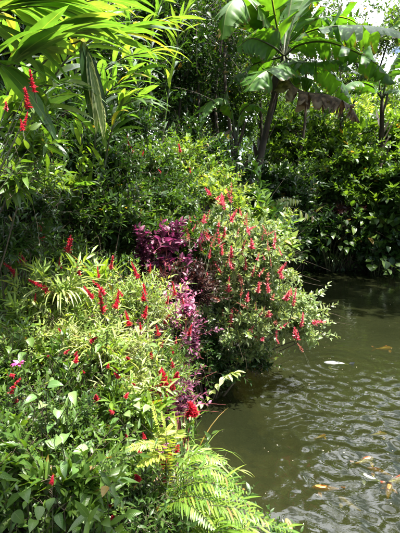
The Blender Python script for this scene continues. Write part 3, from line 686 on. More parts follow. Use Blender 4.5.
# ------------------------------------------------------------------ far bank: shrubs, broad leaves, the palm frond
FB = 'shrubs on the far bank'
def fs(label, px, py, Y, bl, n, mat, L, W, seed, leaf='oval3', **kw):
    return shrub('shrub', label, 'shrub', foot(px, py, Y), [blob(*b) for b in bl], int(n * 1.1), leaf, mat, L * 1.45, W * 1.45, seed, group=FB, tl=.4, k=8, rlimb=.02, twr=.006, stem='twig', **kw)
fs('sunlit green shrub highest on the far bank in the middle', 325, 180, 15, [(325, 148, 15, 38, 18), (300, 165, 14.8, 26, 18)], 620, 'mid', .16, .07, 401)
fs('sunlit bushy shrub at the top right of the far bank', 378, 180, 15, [(372, 142, 15, 34, 20), (405, 150, 14.6, 26, 28)], 650, 'mid', .17, .075, 402)
fs('glossy dark shrub behind the single palm frond', 268, 205, 12, [(262, 190, 12, 26, 17), (285, 200, 12, 22, 18)], 620, 'dark', .14, .06, 403)
fs('shaded shrub in the middle of the far bank above the palm frond', 312, 205, 13.6, [(306, 185, 13.6, 28, 18), (330, 195, 13.4, 24, 20)], 620, 'forest', .14, .065, 404)
fs('half lit shrub with pale tips right of the middle of the far bank', 360, 205, 13.5, [(352, 172, 13.6, 30, 18), (375, 190, 13.3, 30, 18)], 700, 'mid', .16, .075, 405)
fs('dark red leaved shrub in the middle of the far bank', 350, 235, 13, [(350, 212, 13, 18, 10)], 110, 'darkred', .12, .05, 406)
fs('large leaved dark shrub at the right end of the far bank', 395, 235, 12.8, [(398, 200, 12.9, 26, 24), (388, 226, 12.7, 22, 18)], 420, 'forest', .26, .14, 407, leaf='ovate')
fs('low dark shrub hanging over the waterline below the palm frond', 300, 262, 12.5, [(298, 240, 12.6, 26, 16), (280, 250, 12.2, 18, 18)], 480, 'dark', .15, .07, 408)
fs('low dark shrub hanging over the water in the middle of the far bank', 340, 262, 13, [(335, 236, 13, 30, 15), (362, 244, 12.8, 24, 14)], 480, 'dark', .17, .08, 409)
fs('dark shrub touching the water at the far right', 392, 262, 12.5, [(395, 252, 12.3, 22, 12)], 260, 'dark', .16, .08, 410)
fs('tall dark shrub behind the pink flowering bush', 250, 215, 9.2, [(250, 225, 9.2, 24, 26), (262, 250, 9.1, 18, 18)], 560, 'dark', .13, .06, 411)
fs('dark shrub filling the bank below the slender trunks', 215, 190, 9.4, [(212, 176, 9.6, 26, 20), (190, 150, 9.8, 22, 24)], 560, 'dark', .13, .055, 412)
fs('mid green shrub at the foot of the papaya', 352, 170, 16.5, [(345, 128, 16.6, 30, 16), (375, 130, 16.4, 26, 14)], 420, 'pale', .17, .08, 413)
fs('green shrub under the brown banana leaf', 300, 160, 15.5, [(296, 138, 15.6, 26, 18)], 360, 'forest', .17, .07, 414)

frond_plant('palm', 'small palm with one long frond of hanging leaflets over the far bank', 'palm', (1.0, 10.9, G(1.0, 10.9)), [
    [P(260, 222, 10.3), P(270, 210, 9.9), P(290, 207, 9.6), P(318, 218, 9.4)],
    [P(254, 214, 10.8), P(252, 200, 10.8), P(244, 196, 10.8)],
    [P(262, 214, 10.8), P(280, 198, 10.7), P(300, 200, 10.5)]], .50, .062, 18, 421, 'cream', r=.014, droop=.9, fwd=.35, upb=-.5)
FBL = 'broad leaved plants along the far waterline'
for i, (bx, by, Y, sp, mt, lb) in enumerate([
        (335, 258, 12.3, [(318, 242), (328, 236), (335, 246), (342, 238), (346, 248), (352, 243), (324, 250)], 'mid', 'broad leaved plant catching light in the middle of the far waterline'),
        (384, 272, 11.9, [(376, 262), (384, 258), (392, 266), (386, 270), (372, 268)], 'mid', 'small broad leaved plant standing in the water at the far right'),
        (378, 240, 12.3, [(378, 220), (386, 232), (394, 240), (397, 228), (384, 244), (372, 234)], 'mid', 'large smooth leaved plant near the right edge above the waterline'),
        (296, 262, 11.9, [(290, 248), (300, 242), (306, 252), (286, 256), (298, 256)], 'mid', 'broad leaved plant at the left end of the far waterline'),
        (352, 232, 12.6, [(345, 215), (356, 210), (362, 220), (350, 226), (340, 222)], 'mid', 'broad leaved plant in the shade beside the dark red shrub'),
        (270, 242, 9.0, [(266, 228), (276, 232), (272, 240), (282, 238), (264, 244)], 'mid', 'broad leaved plant in the shade right behind the pink flowering bush')]):
    broadleaf('broad_leaved_plant', lb, foot(bx, by, Y, 0, .5), [P(x + 5 * math.sin(j * 9 + x), y + 4 * math.cos(j * 5 + y), Y - .35 + .25 * math.sin(x * 7 + j)) for j in range(3) for x, y in sp], .27, .15, 430 + i, mt, FBL, r=.008, shape='ovate')
for i, (px, Y, lb) in enumerate([(292, 12.2, 'leftmost'), (325, 13.0, 'second from the left'), (356, 13.1, 'third from the left'), (398, 12.3, 'rightmost')]):
    b = foot(px, 255, Y, 0, .25)
    clump('hanging_grass', f'dark tuft of long leaves hanging to the far water, {lb} of four', 'grass tuft', b + [0, 0, .25], 60, .8, .03, 440 + i, 'forest', (0, -.8), .7, 1.9, .25, group='grass tufts along the far waterline')

# ------------------------------------------------------------------ left slope, middle distance
LS = 'shrubs on the left slope'
def ls(label, base, bl, n, mat, L, W, seed, leaf='lance4', k=8, tl=.22, name='shrub', group=LS, **kw):
    return shrub(name, label, 'shrub', base, [blob(*b) for b in bl], int(n * 1.5), leaf, mat, L, W, seed, group=group, tl=tl, k=k, rlimb=.011, **kw)
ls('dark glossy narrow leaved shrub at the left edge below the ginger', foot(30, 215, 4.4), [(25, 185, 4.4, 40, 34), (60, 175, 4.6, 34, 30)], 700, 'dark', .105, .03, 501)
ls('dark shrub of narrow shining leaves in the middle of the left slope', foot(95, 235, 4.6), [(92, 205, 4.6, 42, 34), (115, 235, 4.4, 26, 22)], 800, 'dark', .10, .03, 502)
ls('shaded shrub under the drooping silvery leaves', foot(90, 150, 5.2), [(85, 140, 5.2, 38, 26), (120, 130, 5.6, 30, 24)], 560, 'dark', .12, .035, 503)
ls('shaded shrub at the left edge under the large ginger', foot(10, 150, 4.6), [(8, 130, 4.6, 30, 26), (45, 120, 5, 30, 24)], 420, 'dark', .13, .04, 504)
SM = [(132, 148), (143, 153), (161, 172), (159, 186), (114, 194), (137, 182), (138, 196), (191, 222), (176, 235), (190, 170), (180, 148), (128, 140)]
def small_spikes(o, base, rng): place_spikes(o, base, rng, [P(x, y, 4.75) for x, y in SM], 'red', .11, .08, .3)
ls('shrub dotted with a few red spikes on the upper left slope', foot(150, 215, 5.2), [(150, 175, 5.2, 34, 30), (128, 195, 5.0, 26, 28), (165, 205, 5, 26, 22)], 900, 'forest', .075, .03, 505, leaf='oval3', extra=small_spikes)
ls('yellow green shrub with small leaves beside the slender trunks', foot(192, 190, 6.0), [(184, 162, 6.0, 19, 20), (202, 182, 6.0, 14, 12)], 330, 'yellow', .07, .03, 506, leaf='oval3', tl=.18)
ls('golden shrub glowing in the sun on top of the pink flowering bush', foot(215, 235, 5.8), [(216, 194, 5.5, 20, 13), (234, 206, 5.3, 14, 9)], 320, 'golden', .085, .036, 507, leaf='oval3', tl=.18)
ls('thin upright yellow sprays above the golden shrub', foot(213, 215, 6.2), [(211, 166, 6.2, 5, 16), (219, 172, 6.2, 5, 10)], 34, 'yellow', .06, .03, 508, leaf='oval3', tl=.16, limbs=4)
ls('shaded shrub in the hollow between the purple plant and dark slope', foot(120, 268, 4.2), [(125, 240, 4.3, 24, 18), (150, 225, 4.5, 22, 16), (190, 245, 4.7, 18, 18)], 520, 'forest', .08, .035, 509, leaf='oval3')

# ------------------------------------------------------------------ the big pink flowering bush over the water
PINK = [(231, 190), (208, 192), (218, 197), (229, 196), (240, 212), (225, 204), (190, 218), (197, 220), (208, 214), (219, 224), (232, 218), (246, 218), (238, 232), (250, 228), (262, 236),
        (225, 232), (214, 238), (205, 232), (252, 244), (265, 229), (243, 246), (268, 246), (275, 240), (258, 256), (283, 268), (281, 274), (232, 252), (222, 250), (210, 254), (200, 246),
        (218, 268), (232, 264), (246, 264), (254, 270), (262, 272), (240, 278), (228, 284), (207, 276), (268, 288), (273, 296), (291, 292), (294, 300), (288, 296), (303, 320), (277, 340), (284, 326),
        (237, 310), (223, 312), (216, 298), (247, 296), (256, 306), (268, 312), (296, 334), (300, 346), (252, 328), (262, 338), (275, 322), (243, 338), (196, 262), (188, 232), (271, 262), (259, 286)]
def pink_spikes(o, base, rng):
    pts = []
    more = [(x + rng.normal(0, 7), y + rng.normal(0, 7)) for x, y in PINK[3::2]]
    for i, (x, y) in enumerate(PINK + more): pts.append(P(x, y, 4.56 - .25 * math.sin((y - 180) / 180 * 3.1) + .10 * math.sin(i * 5.1)))
    place_spikes(o, base, rng, pts, 'pink', .158, .13, .42, ctr=P(235, 300, 5.3))
bb = foot(205, 330, 5.0, -.05, .1)
shrub('flowering_bush', 'big rounded bush covered in coral red spikes hanging over the water', 'flowering bush', bb,
      [blob(*b) for b in [(228, 232, 5.0, 34, 26), (212, 272, 4.8, 28, 30), (255, 262, 4.95, 32, 28), (272, 305, 4.9, 36, 26), (238, 322, 4.75, 34, 26), (292, 330, 4.85, 22, 18), (250, 350, 4.8, 22, 12), (262, 240, 5.1, 18, 16)]],
      2500, 'ovate', 'bushleaf', .080, .034, 520, k=8, tl=.2, limbs=20, rlimb=.014, upb=.35, low=-.6, lump=.3, shell=.55, extra=pink_spikes, twr=.003, group=None)
# bright single sprays that stick out of the bush's right side
ls('lone bright leafy spray standing out above the right side of the pink bush', foot(268, 300, 5.3, -.5, .3), [(256, 212, 5.4, 9, 6), (272, 232, 5.2, 13, 8), (278, 244, 5.1, 12, 6)], 34, 'yellow', .15, .06, 521, leaf='ovate', tl=.25, limbs=6, k=6)

ls('dark foliage added as the shadow under the pink flowering bush', foot(205, 372, 4.6), [(205, 352, 4.6, 20, 20), (228, 366, 4.7, 20, 14), (185, 340, 4.5, 14, 18), (255, 362, 4.8, 18, 9)], 560, 'dark', .07, .03, 522, leaf='oval3')  # dark leaves stand in for the shadow at the foot of the bush
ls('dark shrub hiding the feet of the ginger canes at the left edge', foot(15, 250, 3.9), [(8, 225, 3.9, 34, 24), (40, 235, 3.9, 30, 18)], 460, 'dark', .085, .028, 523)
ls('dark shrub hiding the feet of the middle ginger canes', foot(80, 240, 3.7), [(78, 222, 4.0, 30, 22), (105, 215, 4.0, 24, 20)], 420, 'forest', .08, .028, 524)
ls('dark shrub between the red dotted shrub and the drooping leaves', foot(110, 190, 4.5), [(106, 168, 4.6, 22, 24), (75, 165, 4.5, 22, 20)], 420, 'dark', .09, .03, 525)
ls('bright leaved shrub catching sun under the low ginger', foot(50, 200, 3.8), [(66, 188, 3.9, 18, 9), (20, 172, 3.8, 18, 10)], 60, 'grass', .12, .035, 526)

# purple plants
CG = 'purple leaved plants among the flowers'
def purple(label, px, py, Y, bl, n, mat, L, W, seed, dz=0):
    return shrub('coleus', label, 'coleus', foot(px, py, Y), [blob(*b) for b in bl], n, 'ovate', mat, L, W, seed, k=6, tl=.17, group=CG, stem='redstem', rlimb=.008, upb=.15, low=-.1, ujit=.45, lump=.5, shoots=.3, twr=.0025, wav=.08, droop=.7)
purple('deep purple coleus in the middle of the slope below the dark shrub', 160, 290, 4.2, [(158, 243, 4.15, 22, 15), (168, 262, 4.1, 18, 14), (145, 258, 4.1, 12, 14)], 75, 'coleus', .085, .06, 531)
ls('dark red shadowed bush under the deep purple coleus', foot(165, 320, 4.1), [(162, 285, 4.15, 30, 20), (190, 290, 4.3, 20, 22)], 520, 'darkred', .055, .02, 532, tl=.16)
purple('bright magenta coleus with pale veins left of the pink bush', 175, 350, 3.6, [(176, 318, 3.55, 22, 12), (188, 308, 3.7, 12, 10)], 70, 'magenta', .07, .034, 533)
purple('faded pink coleus sprawling over the green foreground', 150, 360, 3.2, [(152, 330, 3.2, 18, 14), (146, 350, 3.1, 14, 12)], 55, 'magenta', .06, .03, 534)
purple('purple coleus at the water side of the bank under the magenta one', 185, 420, 3.1, [(184, 390, 3.1, 14, 12), (178, 404, 3.0, 12, 8), (190, 352, 3.4, 12, 16)], 90, 'coleus', .06, .034, 535)
purple('dark purple coleus half hidden by the cream ferns', 150, 440, 2.5, [(160, 412, 2.6, 12, 10), (150, 458, 2.3, 10, 8)], 60, 'coleus', .055, .03, 536)

# ------------------------------------------------------------------ gingers, upper left
ginger('ginger_plant', 'largest ginger at the left edge with a dark arching cane and broad glowing leaves', (-1.9, 2.4, G(-1.9, 2.4)), [
    [P(-25, 100, 2.3), P(8, 66, 2.35), P(42, 44, 2.45), P(76, 30, 2.6)],
    [P(-45, 60, 2.2), P(-18, 20, 2.3), P(15, 8, 2.4), P(50, 6, 2.5)]], .50, .075, 601, start=.3, n=34, droop=.65, upb=.1, flat=.7)
ginger('ginger_plant', 'ginger whose yellow green leaves fan across the top of the picture', (-2.1, 3.1, G(-2.1, 3.1)), [
    [P(20, 150, 3.2), P(52, 80, 3.15), P(84, 44, 3.1), P(120, 32, 3.1)],
    [P(0, 120, 3.3), P(30, 40, 3.3), P(70, 8, 3.3), P(110, -4, 3.3)]], .48, .062, 602, start=.25, n=36, droop=.8, upb=.15)
ginger('ginger_plant', 'ginger with narrow bright leaves pointing right toward the dark trees', (-1.3, 4.2, G(-1.3, 4.2)), [
    [P(92, 170, 4.2), P(98, 120, 4.15), P(108, 92, 4.1), P(136, 74, 4.0)],
    [P(80, 160, 4.2), P(90, 90, 4.2), P(120, 60, 4.1), P(150, 52, 4.0)],
    [P(104, 170, 4.1), P(112, 130, 4.0), P(120, 108, 4.0), P(136, 100, 3.9)]], .42, .05, 603, start=.2, n=30, droop=.9, upb=.25)
ginger('ginger_plant', 'ginger at the upper middle with upright canes against the dark wood', (-.9, 6.4, G(-.9, 6.4)), [
    [P(150, 120, 6.4), P(150, 60, 6.4), P(156, 20, 6.4), P(168, -12, 6.4)],
    [P(165, 120, 6.4), P(175, 60, 6.4), P(180, 26, 6.3), P(192, 4, 6.3)],
    [P(140, 120, 6.2), P(132, 60, 6.2), P(130, 20, 6.2), P(142, -10, 6.2)]], .42, .045, 604, start=.15, n=32, droop=.7, upb=.35)
ginger('ginger_plant', 'low ginger with green blades under the largest one', (-2.1, 2.9, G(-2.1, 2.9)), [
    [P(-10, 150, 2.9), P(10, 120, 2.9), P(30, 90, 2.9), P(60, 84, 2.8)],
    [P(-20, 160, 2.8), P(0, 130, 2.8), P(14, 112, 2.8), P(36, 108, 2.7)]], .36, .05, 605, start=.2, n=22, droop=.8)
ginger('ginger_plant', 'ginger behind the fan with thin leaves at the top', (-1.6, 5.2, G(-1.6, 5.2)), [
    [P(70, 120, 5.2), P(84, 50, 5.2), P(104, 10, 5.2), P(130, -4, 5.2)],
    [P(100, 120, 5.2), P(118, 50, 5.2), P(140, 26, 5.1), P(170, 20, 5.0)],
    [P(40, 120, 5.2), P(50, 60, 5.2), P(60, 30, 5.2), P(80, 14, 5.2)]], .44, .05, 606, start=.2, n=30, droop=.8, upb=.2)
ginger('ginger_plant', 'short ginger shoots with a few upright blades on the left slope', (-1.35, 3.9, G(-1.35, 3.9)), [
    [P(14, 190, 3.8), P(20, 172, 3.8), P(32, 166, 3.7)], [P(60, 200, 3.8), P(66, 192, 3.8), P(80, 186, 3.7)]], .22, .055, 607, start=.5, n=6, droop=.5)
# drooping silvery leaves and the long dark blade in front
rng = np.random.default_rng(610)
b = np.array([-1.45, 2.9, G(-1.45, 2.9)]); o = thing('drooping_leaf_plant', 'plant with long dark blades and silvery marked leaves hanging down over the ginger', 'leafy plant', b)
mS = MB(); top = P(82, 40, 2.85); tube(mS, spline([(0, 0, 0), P(10, 140, 2.95) - b, P(46, 60, 2.9) - b, top - b], 16), .012, .005, 6); mS.build('stem', M['stem'], o)
for q, e, L, W, mt in [(top, (.10, 0, -.8), .52, .085, 'dark'), (P(88, 52, 2.85), (.12, -.1, -.9), .42, .06, 'varieg'), (P(90, 62, 2.8), (.2, -.1, -.9), .44, .05, 'varieg'),
                       (P(94, 70, 2.85), (.05, -.1, -1), .40, .05, 'varieg'), (top, (.28, .1, -.8), .5, .06, 'dark'), (P(100, 100, 2.9), (.1, 0, -1), .25, .05, 'varieg')]:
    m = MB(); leaves(m, 'lance', q - b, np.array(e, float), np.array([.4, -.8, .3]), L, W, .3, .3, rng, .1); m.build('leaf', M[mt], o)

# ------------------------------------------------------------------ near slope and foreground
NS = 'leafy undershrubs in the near foreground'
def ns(label, base, bl, n, mat, L, W, seed, spikes=None, kind='red', H=.13, **kw):
    ex = None
    if spikes: ex = lambda o, b, r: place_spikes(o, b, r, [P(s[0], s[1], s[2] * .91) for s in spikes], kind, H, .12, .25)
    kw.setdefault('leaf', 'ovate'); kw.setdefault('k', 7); kw.setdefault('tl', .17); kw.setdefault('shoots', .3)
    return shrub('flowering_herb' if spikes else 'leafy_herb', label, 'flowering plant' if spikes else 'herb', base, [blob(*b) for b in bl], int(n * 1.25), mat=mat, L=L * 1.1, W=W * .72, seed=seed, group=NS, rlimb=.006, twr=.002, extra=ex, **kw)
ns('herb with two tall beaded red spikes near the left edge', foot(30, 330, 3.0), [(30, 300, 3.0, 40, 22), (55, 320, 2.9, 26, 18)], 330, 'mid', .06, .026, 701,
   [(38, 284, 2.85), (35, 298, 2.85), (98, 272, 2.95), (101, 300, 2.9), (42, 232, 3.4), (69, 243, 3.5), (20, 258, 3.2)], H=.14)
ns('herb in the middle with red spikes above pale narrow leaves', foot(105, 330, 3.1), [(100, 305, 3.1, 40, 24), (135, 305, 3.2, 24, 22)], 380, 'pale', .06, .018, 702,
   [(135, 270, 3.05), (120, 292, 3.0), (145, 292, 3.1), (168, 300, 3.3), (128, 318, 3.0), (174, 288, 3.4)], leaf='lance4', H=.12)
ns('herb with dark red drooping cluster at the left edge', foot(20, 420, 2.3), [(15, 375, 2.35, 34, 26), (45, 400, 2.2, 30, 26)], 300, 'mid', .055, .026, 703, [(10, 374, 2.2), (17, 398, 2.15), (14, 385, 2.2)], H=.09)
ns('pale green herb lit by the sun across the middle foreground', foot(90, 390, 2.6), [(85, 350, 2.65, 44, 24), (120, 375, 2.6, 36, 24)], 460, 'pale', .055, .02, 704,
   [(76, 354, 2.5), (116, 370, 2.5), (128, 358, 2.6)], kind='lump', H=.045, leaf='lance4')
ns('herb with a few round red heads in the bottom middle', foot(115, 470, 2.1), [(100, 430, 2.15, 40, 28), (130, 460, 2.1, 28, 26)], 460, 'mid', .05, .024, 705,
   [(127, 437, 2.0), (102, 496, 1.85), (110, 505, 1.85), (113, 517, 1.8), (138, 478, 1.95)], kind='lump', H=.035)
ns('dark green herb filling the bottom left corner', foot(30, 500, 1.75), [(25, 470, 1.8, 46, 34), (70, 500, 1.75, 40, 30)], 430, 'mid', .05, .026, 706, [(52, 480, 1.65)], kind='lump', H=.03)
ns('shaded herb along the bottom edge in the middle', foot(120, 520, 1.8), [(120, 505, 1.85, 38, 24), (160, 520, 1.9, 26, 20)], 360, 'forest', .045, .02, 707)
ns('shaded herb at the left edge above the bottom corner', foot(5, 440, 2.0), [(0, 430, 2.0, 30, 30), (60, 445, 2.0, 40, 20)], 300, 'forest', .05, .024, 708)
ns('herb under the beaded red spikes with mixed pale leaves', foot(45, 360, 2.6), [(45, 350, 2.6, 40, 22)], 300, 'pale', .05, .022, 709)
ns('green herb at the left edge below the dark shrub', foot(10, 290, 3.4), [(10, 265, 3.4, 30, 24), (50, 262, 3.5, 30, 16)], 320, 'forest', .06, .026, 710)
ns('small leaved herb spilling down to the bank beneath the coleus', foot(150, 400, 2.9), [(145, 380, 2.9, 26, 26), (170, 360, 3.1, 20, 20)], 380, 'mid', .04, .016, 711, [(150, 400, 2.7)], kind='lump', H=.04, leaf='lance4')
ns('variegated cream herb between the coleus plants', foot(130, 350, 3.1), [(128, 330, 3.1, 20, 20), (150, 312, 3.3, 18, 14)], 220, 'varieg', .05, .024, 712)

# showy red and magenta heads along the bank
def bloom(label, base, heads, seed, kind='lump', H=.08, mat='mid'):
    rng = np.random.default_rng(seed); base = np.array(base, float); o = thing('flowering_herb', label, 'flowering plant', base, 'bright flower heads along the bank'); mS, mL = MB(), MB()
    for hd in heads:
        e = P(hd[0], hd[1], hd[2] * .9) - base; tube(mS, bez((0, 0, 0), e * .5 + UP * .1, e, 8), .003, .0018, 5)
        twigs(rng, mL, mS, e * .55 + UP * .04, e - UP * .03, 7, 'ovate', .055, .024)
    mS.build('stem', M['stem'], o); mL.build('foliage', M[mat], o)
    place_spikes(o, base, rng, [P(h[0], h[1], h[2] * .9) for h in heads], kind, H, .03, .25)
bloom('plant with a large crimson head hanging at the edge of the water', foot(182, 440, 2.75), [(193, 409, 2.7), (188, 414, 2.7)], 721, H=.10)
bloom('plant with a ragged crimson cluster above the purple coleus', foot(160, 420, 2.9), [(165, 380, 2.6), (176, 376, 2.6), (150, 392, 2.6), (158, 390, 2.6), (172, 385, 2.75), (163, 396, 2.75)], 722, H=.095)
bloom('plant with crimson clusters tucked beside the cream fern', foot(160, 480, 2.3), [(170, 455, 2.2), (165, 462, 2.2), (177, 449, 2.2), (163, 478, 2.2)], 723, H=.075)
bloom('plant with thin upright red spikes over the magenta coleus', foot(180, 360, 3.5), [(176, 340, 3.35), (172, 350, 3.3), (183, 300, 3.6), (166, 318, 3.4), (190, 330, 3.5)], 724, kind='red', H=.1)
rng = np.random.default_rng(725)
for i, (x, y, Y, lb) in enumerate([(18, 364, 2.15, 'single pale magenta blossom at the left edge by the dark red cluster'), (90, 318, 2.8, 'single magenta blossom among the pale straps'), (143, 472, 2.1, 'magenta blossom low by the cream fern'), (166, 446, 2.2, 'violet blossom above the cream fern')]):
    b = foot(x, y + 30, Y); o = thing('blossom', lb, 'flower', b, 'magenta blossoms'); mS, mP = MB(), MB(); e = P(x, y, Y) - b
    tube(mS, bez((0, 0, 0), e * .5 + [0, .02, 0], e, 8), .003, .002, 5); a = np.arange(9) * 2.4; d = np.stack([np.cos(a), np.sin(a) - .3, .5 + .3 * np.sin(a * 3)], 1)
    leaves(mP, 'ovate', np.repeat(e[None], 9, 0), d, UP + .1 * d, .042, .024, .8, .4, rng, .1); mS.build('stem', M['stem'], o); mP.build('petal', M['petal'], o)

bloom('tall stem of scarlet clusters hanging at the upper left edge under the ginger', np.array([-1.75, 2.0, G(-1.75, 2.0)]), [(7, 106, 2.15), (32, 80, 2.2), (22, 124, 2.1), (26, 118, 2.15), (28, 98, 2.2)], 726, kind='red', H=.085)
bloom('plant with a line of small red spikes at the left below the dark shrub', foot(60, 300, 3.4), [(42, 234, 3.3), (22, 256, 3.25), (70, 244, 3.4), (60, 262, 3.2), (12, 268, 3.1)], 727, kind='red', H=.11)
bloom('plant with scattered thin red spikes among the cream straps', foot(110, 340, 2.9), [(88, 292, 2.8), (78, 268, 3.1), (112, 262, 3.2), (100, 286, 2.9), (118, 300, 2.8), (150, 268, 3.3)], 728, kind='red', H=.12)
bloom('plant with loose crimson spikes between the faded and magenta coleus', foot(150, 360, 3.1), [(146, 312, 3.1), (158, 330, 3.0), (162, 344, 3.0), (150, 352, 2.9), (172, 362, 3.0), (140, 326, 3.0)], 729, kind='red', H=.10)
bloom('plant with small scarlet heads low in the middle foreground', foot(95, 430, 2.3), [(118, 376, 2.3), (66, 352, 2.4), (76, 360, 2.4), (126, 396, 2.2), (96, 398, 2.2), (144, 436, 2.1)], 730, kind='lump', H=.035)
bloom('plant with many tiny scarlet heads across the middle of the herb bed', foot(80, 400, 2.3), [(60, 330, 2.5), (92, 340, 2.5), (108, 366, 2.4), (134, 384, 2.3), (84, 372, 2.35), (48, 356, 2.3), (112, 412, 2.1), (140, 452, 2.0), (122, 470, 1.95)], 787, kind='lump', H=.03)
ns('leafy herb round the feet of the scarlet clusters at the upper left edge', np.array([-1.55, 2.2, G(-1.55, 2.2)]), [(4, 172, 2.2, 26, 20), (30, 150, 2.4, 14, 12)], 60, 'mid', .10, .034, 786)
frond_plant('fern', 'wide feathery fern whose fronds arch right over the water at the bottom', 'fern', foot(172, 500, 2.1, -.05), [
    [P(180, 486, 1.95), P(208, 468, 1.85), P(246, 492, 1.8)], [P(180, 492, 1.9), P(214, 484, 1.8), P(262, 514, 1.75)], [P(176, 500, 1.85), P(214, 502, 1.75), P(250, 530, 1.7)],
    [P(176, 476, 2.05), P(196, 454, 2.0), P(226, 462, 1.95)], [P(190, 510, 1.8), P(236, 508, 1.7), P(288, 530, 1.65)], [P(170, 505, 1.85), P(190, 505, 1.75), P(214, 528, 1.65)]], .085, .011, 30, 754, 'grass', r=.003, droop=.5, fwd=.75)
# pale strap leaves
clump('strap_leaf_clump', 'clump of arching cream straps under the two red spikes', 'grass tuft', P(85, 300, 3.0) - [0, 0, .12], 46, .34, .018, 731, 'cream', (.1, -.2), .9, 1.7, .05, group='clumps of strap leaves')
clump('strap_leaf_clump', 'small clump of pale straps in the middle of the left foreground', 'grass tuft', P(110, 330, 2.8) - [0, 0, .1], 34, .28, .015, 732, 'cream', (0, -.2), .9, 1.6, .05, group='clumps of strap leaves')
clump('strap_leaf_clump', 'clump of upright bright green blades beside the middle red spike', 'grass tuft', P(100, 268, 3.2) - [0, 0, .15], 12, .34, .045, 733, 'grass', (.1, 0), .6, .7, .04, group='clumps of strap leaves', shape='lance')
clump('strap_leaf_clump', 'green grassy clump between the pale herbs and cream fern', 'grass tuft', P(135, 400, 2.6) - [0, 0, .15], 50, .3, .014, 734, 'grass', (.1, -.1), .8, 1.2, .06, group='clumps of strap leaves')
clump('strap_leaf_clump', 'thin grassy clump at the far left below the dark shrub', 'grass tuft', P(14, 320, 2.8) - [0, 0, .15], 44, .34, .014, 735, 'grass', (.2, -.1), .8, 1.2, .06, group='clumps of strap leaves')
clump('strap_leaf_clump', 'thin pale clump crossing the herbs left of the faded coleus', 'grass tuft', P(62, 372, 2.4) - [0, 0, .12], 44, .26, .012, 736, 'pale', (.2, -.1), .9, 1.3, .06, group='clumps of strap leaves')

# broad pale leaves of the near foreground
for i, (bx, by, Y, sp, L, mt, lb) in enumerate([
        (50, 425, 2.0, [(48, 383), (56, 414), (44, 408), (68, 406), (63, 418), (38, 394)], .085, 'blue', 'plant with large grey green heart leaves in the left foreground'),
        (72, 470, 1.85, [(74, 462), (66, 434), (84, 452), (58, 446)], .09, 'blue', 'plant with big half lit leaves right of the bottom left corner'),
        (30, 515, 1.6, [(50, 502), (30, 500), (42, 514), (20, 494), (58, 520), (10, 518)], .085, 'mid', 'plant with rounded leaves low in the bottom left corner'),
        (108, 360, 2.7, [(106, 328), (104, 342), (120, 350), (150, 345), (94, 352)], .085, 'blue', 'plant with pale round leaves beside the magenta blossom'),
        (130, 425, 2.3, [(138, 410), (110, 404), (148, 418), (128, 420), (122, 398)], .08, 'blue', 'plant with pale leaves between the grassy clump and the fern'),
        (90, 530, 1.6, [(92, 500), (104, 520), (78, 524), (118, 526), (84, 512)], .075, 'mid', 'plant with dark rounded leaves at the middle of the bottom edge'),
        (5, 470, 1.8, [(8, 450), (20, 462), (2, 470), (28, 474)], .08, 'mid', 'plant with dark broad leaves at the left edge low down')]):
    broadleaf('broad_leaved_herb', lb, foot(bx, by, Y), [P(x, y, Y * .93 + .08 * math.sin(x * 3.3)) for x, y in sp], L * .82, L * .5, 740 + i, mt, 'broad leaved herbs in the foreground', shape='heart', r=.0028)

for i, (bx, by, Y, sp, L, mt, lb) in enumerate([
        (60, 400, 1.95, [(48, 386), (58, 410), (44, 404), (66, 408), (36, 396), (52, 424), (72, 392)], .088, 'blue', 'plant whose largest pale heart leaf shines in the left foreground'),
        (80, 455, 1.75, [(74, 440), (64, 462), (88, 448), (58, 436), (76, 468)], .08, 'blue', 'plant with half lit heart leaves under the brightest one'),
        (30, 500, 1.5, [(24, 492), (40, 506), (52, 498), (14, 512), (34, 520), (58, 514)], .078, 'mid', 'plant with dark green heart leaves in the bottom left corner'),
        (112, 350, 2.5, [(108, 330), (100, 344), (122, 342), (116, 356), (96, 334)], .085, 'blue', 'plant with pale rounded leaves in the centre of the herb bed'),
        (140, 415, 2.15, [(136, 404), (146, 416), (126, 412), (150, 406), (132, 424), (118, 418)], .075, 'blue', 'plant with grey green leaves left of the crimson clusters'),
        (110, 500, 1.6, [(106, 486), (92, 496), (120, 498), (100, 512), (126, 514)], .07, 'mid', 'plant with dark heart leaves right of the red heads low down'),
        (20, 340, 2.4, [(14, 330), (30, 338), (8, 346), (24, 352), (36, 326)], .075, 'mid', 'plant with heart leaves at the left edge above the dark red cluster'),
        (150, 355, 2.8, [(146, 344), (156, 350), (140, 356), (152, 362), (134, 346)], .07, 'blue', 'plant with pale leaves just left of the magenta coleus')]):
    broadleaf('broad_leaved_herb', lb, foot(bx, by + 40, Y), [P(x, y, Y * .9 + .07 * math.sin(x * 3.3)) for x, y in sp], L * .82, L * .5, 770 + i, mt, 'broad leaved herbs in the foreground', shape='heart', r=.0028, face=(.1, -.5, 1))
ns('cream and lime narrow leaved herb across the middle of the foreground', foot(85, 370, 2.5), [(70, 338, 2.55, 34, 14), (110, 352, 2.5, 30, 16), (130, 385, 2.4, 22, 16)], 150, 'cream', .075, .022, 781, leaf='lance4')
ns('lime green broad bladed herb left of the cream fern', foot(120, 420, 2.3), [(110, 400, 2.25, 32, 18), (140, 430, 2.2, 20, 14)], 90, 'grass', .085, .034, 782)
ns('pale lance leaved herb under the beaded red spikes at the left', foot(35, 330, 2.7), [(30, 315, 2.65, 34, 18), (60, 300, 2.8, 24, 14)], 110, 'pale', .09, .026, 783, leaf='lance4')
ns('dark herb hiding the bank at the left edge under the ginger', foot(0, 260, 2.8), [(2, 235, 2.8, 26, 30), (26, 215, 3.0, 24, 18)], 300, 'dark', .07, .026, 784, leaf='lance4')
